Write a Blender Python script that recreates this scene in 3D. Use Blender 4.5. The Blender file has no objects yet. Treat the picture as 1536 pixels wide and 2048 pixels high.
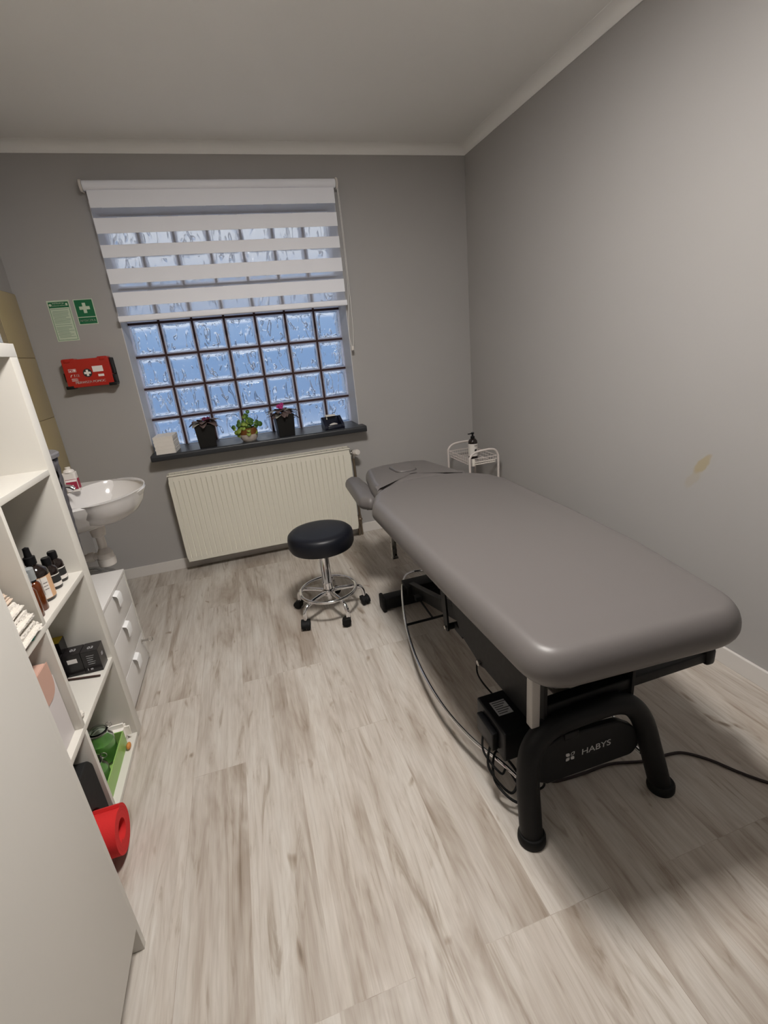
import bpy, bmesh, math, random
from mathutils import Vector, Matrix, Euler
random.seed(4)
R=math.radians; PI=math.pi
SC=bpy.context.scene; COL=SC.collection

# ------------------------------------------------------------------ materials
def mat(name, col=(.5,.5,.5), rough=.5, metal=0, spec=.5, trans=0, ior=1.45, alpha=1, coat=0, sheen=0, bump=None, emit=None, es=1):
    m=bpy.data.materials.new(name); m.use_nodes=True; nt=m.node_tree; b=nt.nodes['Principled BSDF']
    b.inputs['Base Color'].default_value=(*col,1); b.inputs['Roughness'].default_value=rough
    b.inputs['Metallic'].default_value=metal; b.inputs['Specular IOR Level'].default_value=spec
    b.inputs['Transmission Weight'].default_value=trans; b.inputs['IOR'].default_value=ior
    b.inputs['Alpha'].default_value=alpha; b.inputs['Coat Weight'].default_value=coat
    b.inputs['Sheen Weight'].default_value=sheen
    if emit: b.inputs['Emission Color'].default_value=(*emit,1); b.inputs['Emission Strength'].default_value=es
    # every material carries a little procedural variation
    tc=nt.nodes.new('ShaderNodeTexCoord'); n=nt.nodes.new('ShaderNodeTexNoise'); n.inputs['Scale'].default_value=bump[0] if bump else 60
    nt.links.new(tc.outputs['Object'],n.inputs['Vector'])
    if bump:
        bp=nt.nodes.new('ShaderNodeBump'); bp.inputs['Strength'].default_value=bump[1]; bp.inputs['Distance'].default_value=bump[2] if len(bump)>2 else .001
        nt.links.new(n.outputs['Fac'],bp.inputs['Height']); nt.links.new(bp.outputs['Normal'],b.inputs['Normal'])
    elif not trans:
        mr=nt.nodes.new('ShaderNodeMapRange'); mr.inputs['To Min'].default_value=max(rough-.04,0.02); mr.inputs['To Max'].default_value=min(rough+.04,1)
        nt.links.new(n.outputs['Fac'],mr.inputs['Value']); nt.links.new(mr.outputs['Result'],b.inputs['Roughness'])
    return m
def N(nt,t,**k):
    n=nt.nodes.new(t)
    for a,v in k.items():
        if a in n.inputs: n.inputs[a].default_value=v
        else: setattr(n,a,v)
    return n

def wall_material(name,col,stain=False):
    m=mat(name,col,.6,spec=.25,bump=(90,.08,.002)); nt=m.node_tree; b=nt.nodes['Principled BSDF']; L=nt.links.new
    tc=N(nt,'ShaderNodeTexCoord')
    n=N(nt,'ShaderNodeTexNoise',Scale=1.7,Detail=3.); L(tc.outputs['Object'],n.inputs['Vector'])
    mx=N(nt,'ShaderNodeMix',data_type='RGBA'); mx.inputs[6].default_value=(*[c*.965 for c in col],1); mx.inputs[7].default_value=(*[c*1.035 for c in col],1)
    L(n.outputs['Fac'],mx.inputs[0]); out=mx.outputs[2]
    if stain:
        for (cy,cz,sy,sz,ang,amt) in ((-1.948,.787,.052,.020,-.9,.6),(-1.912,.724,.055,.024,-.95,.22)):
            s=N(nt,'ShaderNodeMapping',vector_type='TEXTURE'); s.inputs['Location'].default_value=(0,cy,cz); s.inputs['Rotation'].default_value=(ang,0,0); s.inputs['Scale'].default_value=(10,sy,sz)
            wn=N(nt,'ShaderNodeTexNoise',Scale=14.,Detail=2.); L(tc.outputs['Object'],wn.inputs['Vector'])
            va=N(nt,'ShaderNodeVectorMath',operation='MULTIPLY_ADD'); va.inputs[1].default_value=(.05,.05,.05); L(wn.outputs['Color'],va.inputs[0]); L(tc.outputs['Object'],va.inputs[2])
            vb=N(nt,'ShaderNodeVectorMath',operation='SUBTRACT'); vb.inputs[1].default_value=(.025,.025,.025); L(va.outputs[0],vb.inputs[0]); L(vb.outputs[0],s.inputs['Vector'])
            ln=N(nt,'ShaderNodeVectorMath',operation='LENGTH'); L(s.outputs['Vector'],ln.inputs[0])
            mr=N(nt,'ShaderNodeMapRange',interpolation_type='SMOOTHSTEP'); mr.inputs['From Min'].default_value=1.1; mr.inputs['From Max'].default_value=.6
            mr.inputs['To Min'].default_value=0; mr.inputs['To Max'].default_value=amt; L(ln.outputs['Value'],mr.inputs['Value'])
            m2=N(nt,'ShaderNodeMix',data_type='RGBA'); L(mr.outputs[0],m2.inputs[0]); L(out,m2.inputs[6]); m2.inputs[7].default_value=(.36,.285,.13,1); out=m2.outputs[2]
    L(out,b.inputs['Base Color']); return m

def floor_material():
    m=mat('oak_vinyl',(.5,.45,.4),.42,spec=.35); nt=m.node_tree; b=nt.nodes['Principled BSDF']; L=nt.links.new
    tc=N(nt,'ShaderNodeTexCoord'); sx=N(nt,'ShaderNodeSeparateXYZ'); L(tc.outputs['Object'],sx.inputs[0])
    ax=N(nt,'ShaderNodeMath',operation='ADD'); ax.inputs[1].default_value=1.72+.176*20; L(sx.outputs['X'],ax.inputs[0])
    ay=N(nt,'ShaderNodeMath',operation='ADD'); ay.inputs[1].default_value=12.44; L(sx.outputs['Y'],ay.inputs[0])
    cb=N(nt,'ShaderNodeCombineXYZ'); L(ay.outputs[0],cb.inputs['X']); L(ax.outputs[0],cb.inputs['Y'])
    br=N(nt,'ShaderNodeTexBrick',offset=.37,offset_frequency=3,squash=1.); br.inputs['Scale'].default_value=1
    br.inputs['Brick Width'].default_value=1.22; br.inputs['Row Height'].default_value=.176; br.inputs['Mortar Size'].default_value=.0007; br.inputs['Mortar Smooth'].default_value=.4
    br.inputs['Color1'].default_value=(0,0,0,1); br.inputs['Color2'].default_value=(1,1,1,1); br.inputs['Mortar'].default_value=(.5,.5,.5,1); L(cb.outputs[0],br.inputs['Vector'])
    sc=N(nt,'ShaderNodeVectorMath',operation='SCALE'); sc.inputs['Scale'].default_value=9; L(br.outputs['Color'],sc.inputs[0])
    ad=N(nt,'ShaderNodeVectorMath',operation='ADD'); L(tc.outputs['Object'],ad.inputs[0]); L(sc.outputs[0],ad.inputs[1])
    # wavy warp
    def noise(scx,scy,det,dist=0,ro=.55):
        mp=N(nt,'ShaderNodeMapping'); mp.inputs['Scale'].default_value=(scx,scy,1); L(ad.outputs[0],mp.inputs['Vector'])
        n=N(nt,'ShaderNodeTexNoise',Scale=1.,Detail=det,Distortion=dist,Roughness=ro); L(mp.outputs[0],n.inputs['Vector']); return n
    big=noise(6.5,1.1,4,1.0,.6); fine=noise(95,3.0,4,.5,.6); mid=noise(20,2.2,5,2.2,.6); knot=noise(15,6,2,.6); pores=noise(300,9,2)
    def ramp(src,stops):
        r=N(nt,'ShaderNodeValToRGB'); e=r.color_ramp.elements
        e[0].position,e[0].color=stops[0][0],(*stops[0][1],1); e[1].position,e[1].color=stops[-1][0],(*stops[-1][1],1)
        for p,c in stops[1:-1]: q=e.new(p); q.color=(*c,1)
        L(src,r.inputs[0]); return r.outputs[0]
    base=ramp(big.outputs['Fac'],[(.33,(.345,.295,.25)),(.42,(.43,.385,.34)),(.50,(.495,.455,.41)),(.64,(.55,.52,.48))])
    def mult(a,bsock,f=1.):
        x=N(nt,'ShaderNodeMix',data_type='RGBA',blend_type='MULTIPLY'); x.inputs[0].default_value=f; L(a,x.inputs[6]); L(bsock,x.inputs[7]); return x.outputs[2]
    c=mult(base,ramp(mid.outputs['Fac'],[(.30,(.66,.61,.56)),(.41,(.92,.90,.88)),(.58,(1.02,1.02,1.02))]))
    c=mult(c,ramp(fine.outputs['Fac'],[(.3,(.91,.90,.89)),(.6,(1.02,1.02,1.02))]))
    c=mult(c,ramp(pores.outputs['Fac'],[(.28,(.85,.84,.82)),(.42,(1,1,1))]),.6)
    c=mult(c,ramp(knot.outputs['Fac'],[(.225,(.42,.37,.33)),(.275,(.76,.71,.66)),(.33,(1,1,1))]))
    mpw=N(nt,'ShaderNodeMapping'); mpw.inputs['Scale'].default_value=(1,.10,1); L(ad.outputs[0],mpw.inputs['Vector'])
    wv=N(nt,'ShaderNodeTexWave',wave_type='BANDS',bands_direction='X'); wv.inputs['Scale'].default_value=13; wv.inputs['Distortion'].default_value=16; wv.inputs['Detail'].default_value=3; wv.inputs['Detail Scale'].default_value=1.3; wv.inputs['Detail Roughness'].default_value=.6; L(mpw.outputs[0],wv.inputs['Vector'])
    c=mult(c,ramp(wv.outputs['Fac'],[(.0,(.84,.815,.79)),(.35,(1,1,1))]),.4)
    tone=N(nt,'ShaderNodeMapRange'); tone.inputs['To Min'].default_value=.965; tone.inputs['To Max'].default_value=1.03; L(br.outputs['Color'],tone.inputs['Value'])
    tv=N(nt,'ShaderNodeCombineXYZ'); [L(tone.outputs[0],tv.inputs[i]) for i in range(3)]
    c=mult(c,tv.outputs[0])
    jm=N(nt,'ShaderNodeMix',data_type='RGBA',blend_type='MULTIPLY'); jm.inputs[7].default_value=(.85,.82,.80,1); L(br.outputs['Fac'],jm.inputs[0]); L(c,jm.inputs[6])
    L(jm.outputs[2],b.inputs['Base Color'])
    bp=N(nt,'ShaderNodeBump'); bp.inputs['Strength'].default_value=.12; bp.inputs['Distance'].default_value=.001; L(fine.outputs['Fac'],bp.inputs['Height']); L(bp.outputs[0],b.inputs['Normal'])
    return m

WALLC=(.385,.372,.362)
M=dict(
 wall=wall_material('grey_wall_paint',WALLC), wallr=wall_material('grey_wall_paint_stained',WALLC,True),
 ceil=wall_material('white_ceiling_paint',(.90,.89,.87)), floor=floor_material(),
 reveal=mat('white_reveal_paint',(.62,.62,.64),.5,bump=(70,.1,.002)),
 base=mat('white_skirting',(.66,.63,.60),.4), white=mat('white_laminate',(.66,.64,.60),.38,bump=(250,.05,.0004)),
 warmwhite=mat('white_melamine',(.66,.635,.585),.42,bump=(250,.05,.0004)),
 drawer=mat('matt_white_drawer',(.70,.68,.66),.4), handle=mat('white_metal_pull',(.86,.86,.86),.35),
 mortar=mat('dark_red_mortar',(.040,.014,.013),.7), sill=mat('anthracite_sill',(.026,.028,.032),.38,bump=(60,.1,.001)),
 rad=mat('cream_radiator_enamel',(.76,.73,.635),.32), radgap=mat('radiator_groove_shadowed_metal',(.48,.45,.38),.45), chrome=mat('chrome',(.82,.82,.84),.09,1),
 steel=mat('brushed_steel',(.55,.53,.50),.28,1), pipe=mat('old_pipe_metal',(.24,.19,.14),.4,.7),
 vinyl=mat('grey_upholstery_vinyl',(.124,.113,.110),.40,spec=.5,bump=(420,.22,.0005)),
 black=mat('black_powder_coat',(.0045,.0045,.005),.5,spec=.28), blackp=mat('black_plastic',(.006,.006,.007),.4,spec=.3), rubber=mat('black_rubber',(.005,.005,.005),.6,spec=.25),
 seat=mat('black_stool_vinyl',(.0055,.0065,.011),.42,spec=.38,bump=(300,.1,.0004)),
 lgrey=mat('light_grey_tube',(.40,.38,.36),.4,.2), silver=mat('silver_print',(.55,.55,.56),.35,.3),
 ceramic=mat('white_ceramic',(.66,.64,.63),.12,coat=.5), plasticw=mat('white_pvc',(.68,.64,.60),.35),
 shade=mat('white_blind_fabric',(.86,.87,.93),.8,bump=(500,.1,.0004)), cord=mat('blind_cord',(.75,.74,.72),.6),
 red=mat('red_plastic',(.42,.016,.010),.3,coat=.3), paper=mat('white_paper',(.84,.80,.75),.8), sticker=mat('white_sticker',(.8,.76,.74),.6),
 green=mat('sign_green',(.004,.135,.05),.45), signp=mat('photoluminescent_card',(.55,.64,.50),.5), signt=mat('sign_print_green',(.26,.36,.27),.6),
 tile=mat('mustard_tile',(.44,.355,.19),.3), grout=mat('tile_grout',(.25,.19,.10),.8),
 amber=mat('amber_glass',(.10,.022,.004),.08,coat=.6), dark=mat('dark_bottle_glass',(.012,.007,.006),.08,coat=.5), labelo=mat('peach_label',(.62,.38,.22),.5),
 labelw=mat('cream_label',(.72,.68,.64),.5), ink=mat('black_ink',(.02,.02,.02),.6), yellow=mat('yellow_card',(.46,.34,.015),.45),
 boxb=mat('black_glossy_card',(.014,.012,.013),.25), towelw=mat('white_terry',(.78,.73,.66),.95,sheen=.4,bump=(160,1,.008)), towelb=mat('beige_ribbed_cloth',(.58,.47,.38),.9,bump=(90,.8,.004)),
 teal=mat('teal_packet',(.03,.28,.20),.4), pink=mat('rose_card',(.55,.34,.27),.5), lav=mat('white_plastic_box',(.62,.58,.58),.35), lime=mat('lime_plastic',(.27,.46,.12),.35),
 glass=mat('clear_glass',(.9,.97,.94),.02,trans=1,ior=1.45), liquid=mat('green_liquid',(.20,.50,.10),.25), capc=mat('clear_cap',(.75,.8,.82),.15,alpha=.35),
 redmat=mat('red_exercise_mat',(.60,.018,.018),.85,bump=(350,.4,.001)), redmatd=mat('red_mat_edge',(.42,.012,.012),.9),
 wicker=mat('grey_wicker',(.10,.095,.105),.6), wickerl=mat('grey_wicker_lid',(.17,.165,.175),.55), leafd=mat('violet_leaf',(.11,.075,.07),.6), leafu=mat('pale_leaf_underside',(.32,.31,.27),.6),
 leaf=mat('green_leaf',(.055,.13,.02),.4), leafl=mat('light_green_leaf',(.22,.31,.05),.4), flower=mat('magenta_petal',(.42,.03,.20),.6), flowerd=mat('dark_crimson_petal',(.13,.010,.05),.6), soil=mat('potting_soil',(.03,.018,.01),.95,bump=(60,1,.01)),
 potb=mat('black_pot',(.009,.0085,.008),.5,spec=.3), potw=mat('cream_pot_glaze',(.55,.48,.42),.35), potbr=mat('brown_pot_glaze',(.16,.06,.015),.3),
 lgwire=mat('white_wire',(.66,.60,.57),.4), cardw=mat('white_card',(.8,.76,.68),.6), bpm=mat('dark_blue_plastic',(.008,.010,.022),.3), crimson=mat('crimson_label',(.30,.02,.05),.5),
 clear=mat('frosted_clear_plastic',(.45,.47,.48),.12,alpha=.45), leaflet=mat('green_leaflet',(.20,.30,.24),.6), orange=mat('orange_wood',(.55,.22,.05),.5), blue=mat('pale_blue_print',(.40,.62,.72),.6), wood=mat('dark_wood',(.05,.025,.018),.6),
)
# glass block panes: wavy pressed glass
def block_glass():
    m=bpy.data.materials.new('wavy_block_glass'); m.use_nodes=True; nt=m.node_tree; L=nt.links.new; b=nt.nodes['Principled BSDF']
    b.inputs['Base Color'].default_value=(.90,.95,1,1); b.inputs['Transmission Weight'].default_value=1; b.inputs['Roughness'].default_value=.02; b.inputs['IOR'].default_value=1.5
    tc=N(nt,'ShaderNodeTexCoord'); mp=N(nt,'ShaderNodeMapping'); mp.inputs['Rotation'].default_value=(0,.6,0); mp.inputs['Scale'].default_value=(1.15,9,.5); L(tc.outputs['Object'],mp.inputs[0])
    n=N(nt,'ShaderNodeTexNoise',Scale=17.,Detail=1.,Distortion=1.4,Roughness=.4); L(mp.outputs[0],n.inputs['Vector'])
    bp=N(nt,'ShaderNodeBump'); bp.inputs['Strength'].default_value=1; bp.inputs['Distance'].default_value=.016
    rp_=N(nt,'ShaderNodeMapRange',interpolation_type='SMOOTHSTEP'); rp_.inputs['From Min'].default_value=.58; rp_.inputs['From Max'].default_value=.80; L(n.outputs['Fac'],rp_.inputs['Value']); L(rp_.outputs[0],bp.inputs['Height']); L(bp.outputs[0],b.inputs['Normal'])
    o=nt.nodes['Material Output']; t=N(nt,'ShaderNodeBsdfTransparent'); t.inputs[0].default_value=(.93,.96,1,1); mx=N(nt,'ShaderNodeMixShader'); mx.inputs[0].default_value=.66
    L(t.outputs[0],mx.inputs[1]); L(b.outputs[0],mx.inputs[2]); L(mx.outputs[0],o.inputs[0])
    return m
M['bglass']=block_glass()
def rim_glass():
    m=bpy.data.materials.new('frosted_block_rim'); m.use_nodes=True; nt=m.node_tree; L=nt.links.new
    for n in list(nt.nodes): nt.nodes.remove(n)
    o=N(nt,'ShaderNodeOutputMaterial'); t=N(nt,'ShaderNodeBsdfTranslucent'); d=N(nt,'ShaderNodeBsdfGlossy'); x=N(nt,'ShaderNodeBsdfTransparent'); a=N(nt,'ShaderNodeMixShader'); b=N(nt,'ShaderNodeMixShader')
    n=N(nt,'ShaderNodeTexNoise',Scale=70.); r=N(nt,'ShaderNodeMapRange'); r.inputs['To Min'].default_value=.05; r.inputs['To Max'].default_value=.25; L(n.outputs['Fac'],r.inputs[0]); L(r.outputs[0],a.inputs[0])
    t.inputs[0].default_value=(.95,.95,1,1); d.inputs[0].default_value=(.9,.9,1,1); d.inputs['Roughness'].default_value=.3; x.inputs[0].default_value=(.95,.97,1,1)
    L(t.outputs[0],a.inputs[1]); L(x.outputs[0],a.inputs[2]); b.inputs[0].default_value=.12; L(a.outputs[0],b.inputs[1]); L(d.outputs[0],b.inputs[2]); L(b.outputs[0],o.inputs[0]); return m
M['bframe']=rim_glass()
def sheer():
    m=bpy.data.materials.new('sheer_blind_mesh'); m.use_nodes=True; nt=m.node_tree; L=nt.links.new
    for n in list(nt.nodes): nt.nodes.remove(n)
    o=N(nt,'ShaderNodeOutputMaterial'); mx=N(nt,'ShaderNodeMixShader'); t=N(nt,'ShaderNodeBsdfTransparent'); d=N(nt,'ShaderNodeBsdfDiffuse'); tr=N(nt,'ShaderNodeBsdfTranslucent'); m2=N(nt,'ShaderNodeMixShader')
    d.inputs[0].default_value=(.74,.75,.80,1); tr.inputs[0].default_value=(.7,.72,.8,1)
    w=N(nt,'ShaderNodeTexWave',wave_type='BANDS',bands_direction='Z'); w.inputs['Scale'].default_value=260
    mr=N(nt,'ShaderNodeMapRange'); mr.inputs['To Min'].default_value=.40; mr.inputs['To Max'].default_value=.46; L(w.outputs['Fac'],mr.inputs['Value']); L(mr.outputs[0],mx.inputs[0])
    m2.inputs[0].default_value=.4; L(d.outputs[0],m2.inputs[1]); L(tr.outputs[0],m2.inputs[2]); L(t.outputs[0],mx.inputs[1]); L(m2.outputs[0],mx.inputs[2]); L(mx.outputs[0],o.inputs[0]); return m
M['sheer']=sheer()
M['lamp']=mat('lamp_diffuser',(.9,.9,.9),.5,emit=(1,.955,.905),es=146)

# ------------------------------------------------------------------ mesh builder
class MB:
    def __init__(s): s.v=[]; s.f=[]; s.m=[]; s.sm=[]
    def add(s,vs,fs,mi=0,T=None,smooth=False):
        o=len(s.v); s.v+=[(T@Vector(v)) if T else Vector(v) for v in vs]
        s.f+=[tuple(i+o for i in f) for f in fs]; s.m+=[mi]*len(fs); s.sm+=[smooth]*len(fs); return s
    def box(s,x0,x1,y0,y1,z0,z1,mi=0,T=None,bev=0):
        if bev:
            b=bmesh.new(); bmesh.ops.create_cube(b,size=1,matrix=Matrix.Translation(((x0+x1)/2,(y0+y1)/2,(z0+z1)/2))@Matrix.Diagonal((x1-x0,y1-y0,z1-z0,1)))
            bmesh.ops.bevel(b,geom=b.edges[:],offset=bev,segments=3,affect='EDGES',profile=.5); return s.bm(b,mi,T,False)
        vs=[(x,y,z) for x in (x0,x1) for y in (y0,y1) for z in (z0,z1)]
        return s.add(vs,[(0,1,3,2),(4,6,7,5),(0,4,5,1),(2,3,7,6),(0,2,6,4),(1,5,7,3)],mi,T)
    def bm(s,b,mi=0,T=None,smooth=False):
        b.verts.index_update(); s.add([v.co.copy() for v in b.verts],[[v.index for v in f.verts] for f in b.faces],mi,T,smooth); b.free(); return s
    def prism(s,pts,a,b,axis='z',mi=0,T=None,smooth=False):
        n=len(pts)
        def P(p,q): return {'z':(p[0],p[1],q),'y':(p[0],q,p[1]),'x':(q,p[0],p[1])}[axis]
        vs=[P(p,a) for p in pts]+[P(p,b) for p in pts]
        s.add(vs,[tuple(range(n))[::-1],tuple(range(n,2*n))],mi,T); o=len(s.v)-2*n
        for i in range(n): s.f.append((o+i,o+(i+1)%n,o+n+(i+1)%n,o+n+i)); s.m.append(mi); s.sm.append(smooth)
        return s
    def lathe(s,prof,c=(0,0,0),n=32,mi=0,T=None,sx=1,sy=1,axis='z'):
        vs=[]; fs=[]
        for r,z in prof:
            for k in range(n):
                a=2*PI*k/n; p=(r*math.cos(a)*sx,r*math.sin(a)*sy,z)
                if axis=='x': p=(p[2],p[0],p[1])
                if axis=='y': p=(p[0],p[2],p[1])
                vs.append((p[0]+c[0],p[1]+c[1],p[2]+c[2]))
        for j in range(len(prof)-1):
            for k in range(n): k2=(k+1)%n; fs.append((j*n+k,j*n+k2,(j+1)*n+k2,(j+1)*n+k))
        if prof[0][0]>1e-6: fs.append(tuple(range(n))[::-1])
        if prof[-1][0]>1e-6: fs.append(tuple(range((len(prof)-1)*n,len(prof)*n)))
        return s.add(vs,fs,mi,T,True)
    def tube(s,path,r,n=12,mi=0,closed=False,T=None,caps=True):
        P=[Vector(p) for p in path]; m=len(P); rr=r if isinstance(r,(list,tuple)) else [r]*m
        vs=[]; fs=[]; up=None
        for i in range(m):
            a=P[i-1] if (i or closed) else P[i]; b=P[(i+1)%m] if (i<m-1 or closed) else P[i]
            t=(b-a).normalized()
            if up is None: up=t.orthogonal().normalized()
            up=(up-t*up.dot(t)); up=up.normalized() if up.length>1e-6 else t.orthogonal().normalized()
            sd=t.cross(up)
            for k in range(n):
                an=2*PI*k/n; vs.append(P[i]+(up*math.cos(an)+sd*math.sin(an))*rr[i])
        for i in range(m if closed else m-1):
            for k in range(n):
                k2=(k+1)%n; j=(i+1)%m; fs.append((i*n+k,i*n+k2,j*n+k2,j*n+k))
        if not closed and caps: fs.append(tuple(range(n))[::-1]); fs.append(tuple(range((m-1)*n,m*n)))
        return s.add(vs,fs,mi,T,True)
    def ball(s,c,r,mi=0,seg=16,T=None):
        b=bmesh.new(); rx=r if isinstance(r,tuple) else (r,r,r)
        bmesh.ops.create_uvsphere(b,u_segments=seg,v_segments=seg//2+2,radius=1,matrix=Matrix.Translation(c)@Matrix.Diagonal((*rx,1))); return s.bm(b,mi,T,True)
def catmull(pts,k=8,closed=False):
    P=[Vector(p) for p in pts]; n=len(P); out=[]
    for i in range(n if closed else n-1):
        g=lambda j:P[j%n] if closed else P[min(max(j,0),n-1)]
        a,b,c,d=g(i-1),g(i),g(i+1),g(i+2)
        for q in range(k):
            t=q/k; out.append(.5*((2*b)+(c-a)*t+(2*a-5*b+4*c-d)*t*t+(3*b-a-3*c+d)*t**3))
    if not closed: out.append(P[-1])
    return out
def round_poly(pts,rad,n=8):
    out=[]; m=len(pts)
    for i,p in enumerate(pts):
        r=rad[i] if isinstance(rad,(list,tuple)) else rad; p=Vector(p)
        if r<=0: out.append(p); continue
        a=(Vector(pts[i-1])-p); b=(Vector(pts[(i+1)%m])-p); an=a.angle(b); d=min(r/math.tan(an/2),a.length*.49,b.length*.49)
        A=p+a.normalized()*d; B=p+b.normalized()*d
        for k in range(n+1):
            t=k/n; out.append((1-t)**2*A+2*t*(1-t)*p+t*t*B)
    return out
def cushion(mb,outline,z0,z1,rb,rt=None,dome=.004,mi=0):
    """upholstered slab: outline in xy, rounded edges, slightly domed top"""
    O=[Vector(p).to_2d() for p in outline]; n=len(O)
    ar=sum(O[i].x*O[(i+1)%n].y-O[(i+1)%n].x*O[i].y for i in range(n))
    if ar<0: O=O[::-1]
    nm=[]
    for i in range(n):
        t=(O[(i+1)%n]-O[i-1]); nm.append(Vector((t.y,-t.x)).normalized())
    h=z1-z0; rt=rt or rb; rings=[]; K=8
    for k in range(K+1):
        a=-PI/2+PI/2*k/K; rings.append((rb*(1-math.cos(a)),z0+h*.42*(1+math.sin(a))))
    for k in range(1,K+1):
        a=PI/2*k/K; rings.append((rt*(1-math.cos(a)),z0+h*.42+h*.58*math.sin(a)))
    vs=[];fs=[]
    for ins,z in rings:
        for i in range(n): p=O[i]-nm[i]*ins; vs.append((p.x,p.y,z))
    c=sum(O,Vector((0,0)))/n; last=[Vector(v) for v in vs[-n:]]
    sc=[.9,.7,.4,.1]
    for s in sc:
        for v in last: vs.append((c.x+(v.x-c.x)*s,c.y+(v.y-c.y)*s,z1+dome*(1-s)))
    m=len(rings)+len(sc)
    for j in range(m-1):
        for k in range(n): k2=(k+1)%n; fs.append((j*n+k,j*n+k2,(j+1)*n+k2,(j+1)*n+k))
    fs.append(tuple(range(n))[::-1]); fs.append(tuple(range((m-1)*n,m*n)))
    mb.add(vs,fs,mi,None,True)
def textmesh(s,size,extr=.0003,align='CENTER',space=1.):
    cu=bpy.data.curves.new('lettering_curve','FONT'); cu.body=s; cu.size=size; cu.extrude=extr; cu.align_x=align; cu.align_y='CENTER'; cu.space_character=space
    o=bpy.data.objects.new('lettering_tmp',cu); COL.objects.link(o); dg=bpy.context.evaluated_depsgraph_get(); me=bpy.data.meshes.new_from_object(o.evaluated_get(dg))
    vs=[v.co.copy() for v in me.vertices]; fs=[tuple(p.vertices) for p in me.polygons]
    bpy.data.objects.remove(o); bpy.data.curves.remove(cu); bpy.data.meshes.remove(me); return vs,fs
FY=Matrix(((1,0,0,0),(0,0,-1,0),(0,1,0,0),(0,0,0,1)))   # xy plane -> facing -y
def text(mb,s,size,loc,rot=None,mi=0,sx=1,bold=0,align='CENTER'):
    vs,fs=textmesh(s,size,align=align); T=Matrix.Translation(loc)@(rot if rot else FY)@Matrix.Diagonal((sx,1,1,1))
    mb.add(vs,fs,mi,T)
    if bold: mb.add(vs,fs,mi,Matrix.Translation((bold,0,-.0001))@T)
    return mb
def root_loc(p):
    while p.parent: p=p.parent
    return p.location
def obj(name,mb,mats,parent=None,loc=None,bev=0,local=False,sub=0):
    me=bpy.data.meshes.new(name); off=Vector((0,0,0))
    if loc is not None: off=Vector(loc)
    elif parent is not None: off=root_loc(parent)
    if local: off=Vector((0,0,0))
    me.from_pydata([tuple(v-off) for v in mb.v],[],mb.f)
    for m in (mats if isinstance(mats,(list,tuple)) else [mats]): me.materials.append(m if not isinstance(m,str) else M[m])
    for p,mi,s in zip(me.polygons,mb.m,mb.sm): p.material_index=mi; p.use_smooth=s
    b=bmesh.new(); b.from_mesh(me); bmesh.ops.recalc_face_normals(b,faces=b.faces[:]); b.to_mesh(me); b.free(); me.update()
    try: me.set_sharp_from_angle(angle=R(38))
    except Exception: pass
    o=bpy.data.objects.new(name,me); COL.objects.link(o)
    if parent is not None: o.parent=parent
    elif loc is not None: o.location=loc
    if bev:
        w=o.modifiers.new('bevel','BEVEL'); w.width=bev; w.segments=2; w.limit_method='ANGLE'; w.angle_limit=R(40)
    return o
def tag(o,label,cat,group=None):
    o['label']=label; o['category']=cat
    if group: o['group']=group
    return o
def thing(name,label,cat,loc=(0,0,0),group=None,rz=0):
    o=bpy.data.objects.new(name,None); COL.objects.link(o); o.location=loc; o.rotation_euler=(0,0,rz); o.empty_display_size=.05
    return tag(o,label,cat,group)
def struct(name,mb,m,parent=None,bev=0):
    o=obj(name,mb,m,parent,bev=bev)
    if parent is None: o['kind']='structure'
    return o
def copy_tree(o,parent=None):
    c=o.copy(); COL.objects.link(c)
    if parent is not None: c.parent=parent
    for ch in list(o.children): copy_tree(ch,c)
    return c

# ------------------------------------------------------------------ room shell
XL,YN,H=-2.76,-4.4,2.445; HC=2.49
WX0,WX1,WZ0,WZ1=-2.268,-.895,.80,2.225
struct('floor',MB().box(XL,0,YN,0,-.1,0),'floor')
struct('ceiling',MB().box(XL,0,YN,0,HC,HC+.12),'ceil')
w=MB(); w.box(XL-.1,WX0,0,.3,0,HC); w.box(WX1,.1,0,.3,0,HC); w.box(WX0,WX1,0,.3,0,WZ0-.03); w.box(WX0,WX1,0,.3,WZ1,HC)
struct('wall_back',w,'wall')
struct('wall_right',MB().box(0,.1,YN,0,0,HC),'wallr')
struct('wall_left',MB().box(XL-.1,XL,YN,0,0,HC),'wall')
struct('wall_front',MB().box(XL-.1,.1,YN-.1,YN,0,HC),'wall')
# ceiling paint runs a hand's width down the walls in a soft cove
def cove(p0,p1,nrm):
    m=MB(); pr=[(0,H),(.003,H)]+[(.003+.055*(1-math.cos(k*PI/16)),H+.001+.043*math.sin(k*PI/16)) for k in range(1,9)]+[(.058,HC),(0,HC)]
    vs=[]; d=Vector(nrm)
    for P in (p0,p1):
        for a,z in pr: q=Vector(P)+d*a; vs.append((q.x,q.y,z))
    n=len(pr); fs=[tuple(range(n)),tuple(range(n,2*n))[::-1]]+[(i,(i+1)%n,n+(i+1)%n,n+i) for i in range(n)]
    m.add(vs,fs,0,None,True); return m
for i,(a,b,n_) in enumerate((((XL,0,0),(0,0,0),(0,-1,0)),((0,0,0),(0,YN,0),(-1,0,0)),((XL,0,0),(XL,YN,0),(1,0,0)))):
    struct('trim_%d'%(i+1),cove(a,b,n_),'ceil')
struct('baseboard_back',MB().box(XL,0,-.013,0,0,.073),'base',bev=.002)
struct('baseboard_right',MB().box(-.013,0,YN,-.013,0,.073),'base',bev=.002)
struct('baseboard_left',MB().box(XL,XL+.013,YN,-.013,0,.073),'base',bev=.002)
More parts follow.
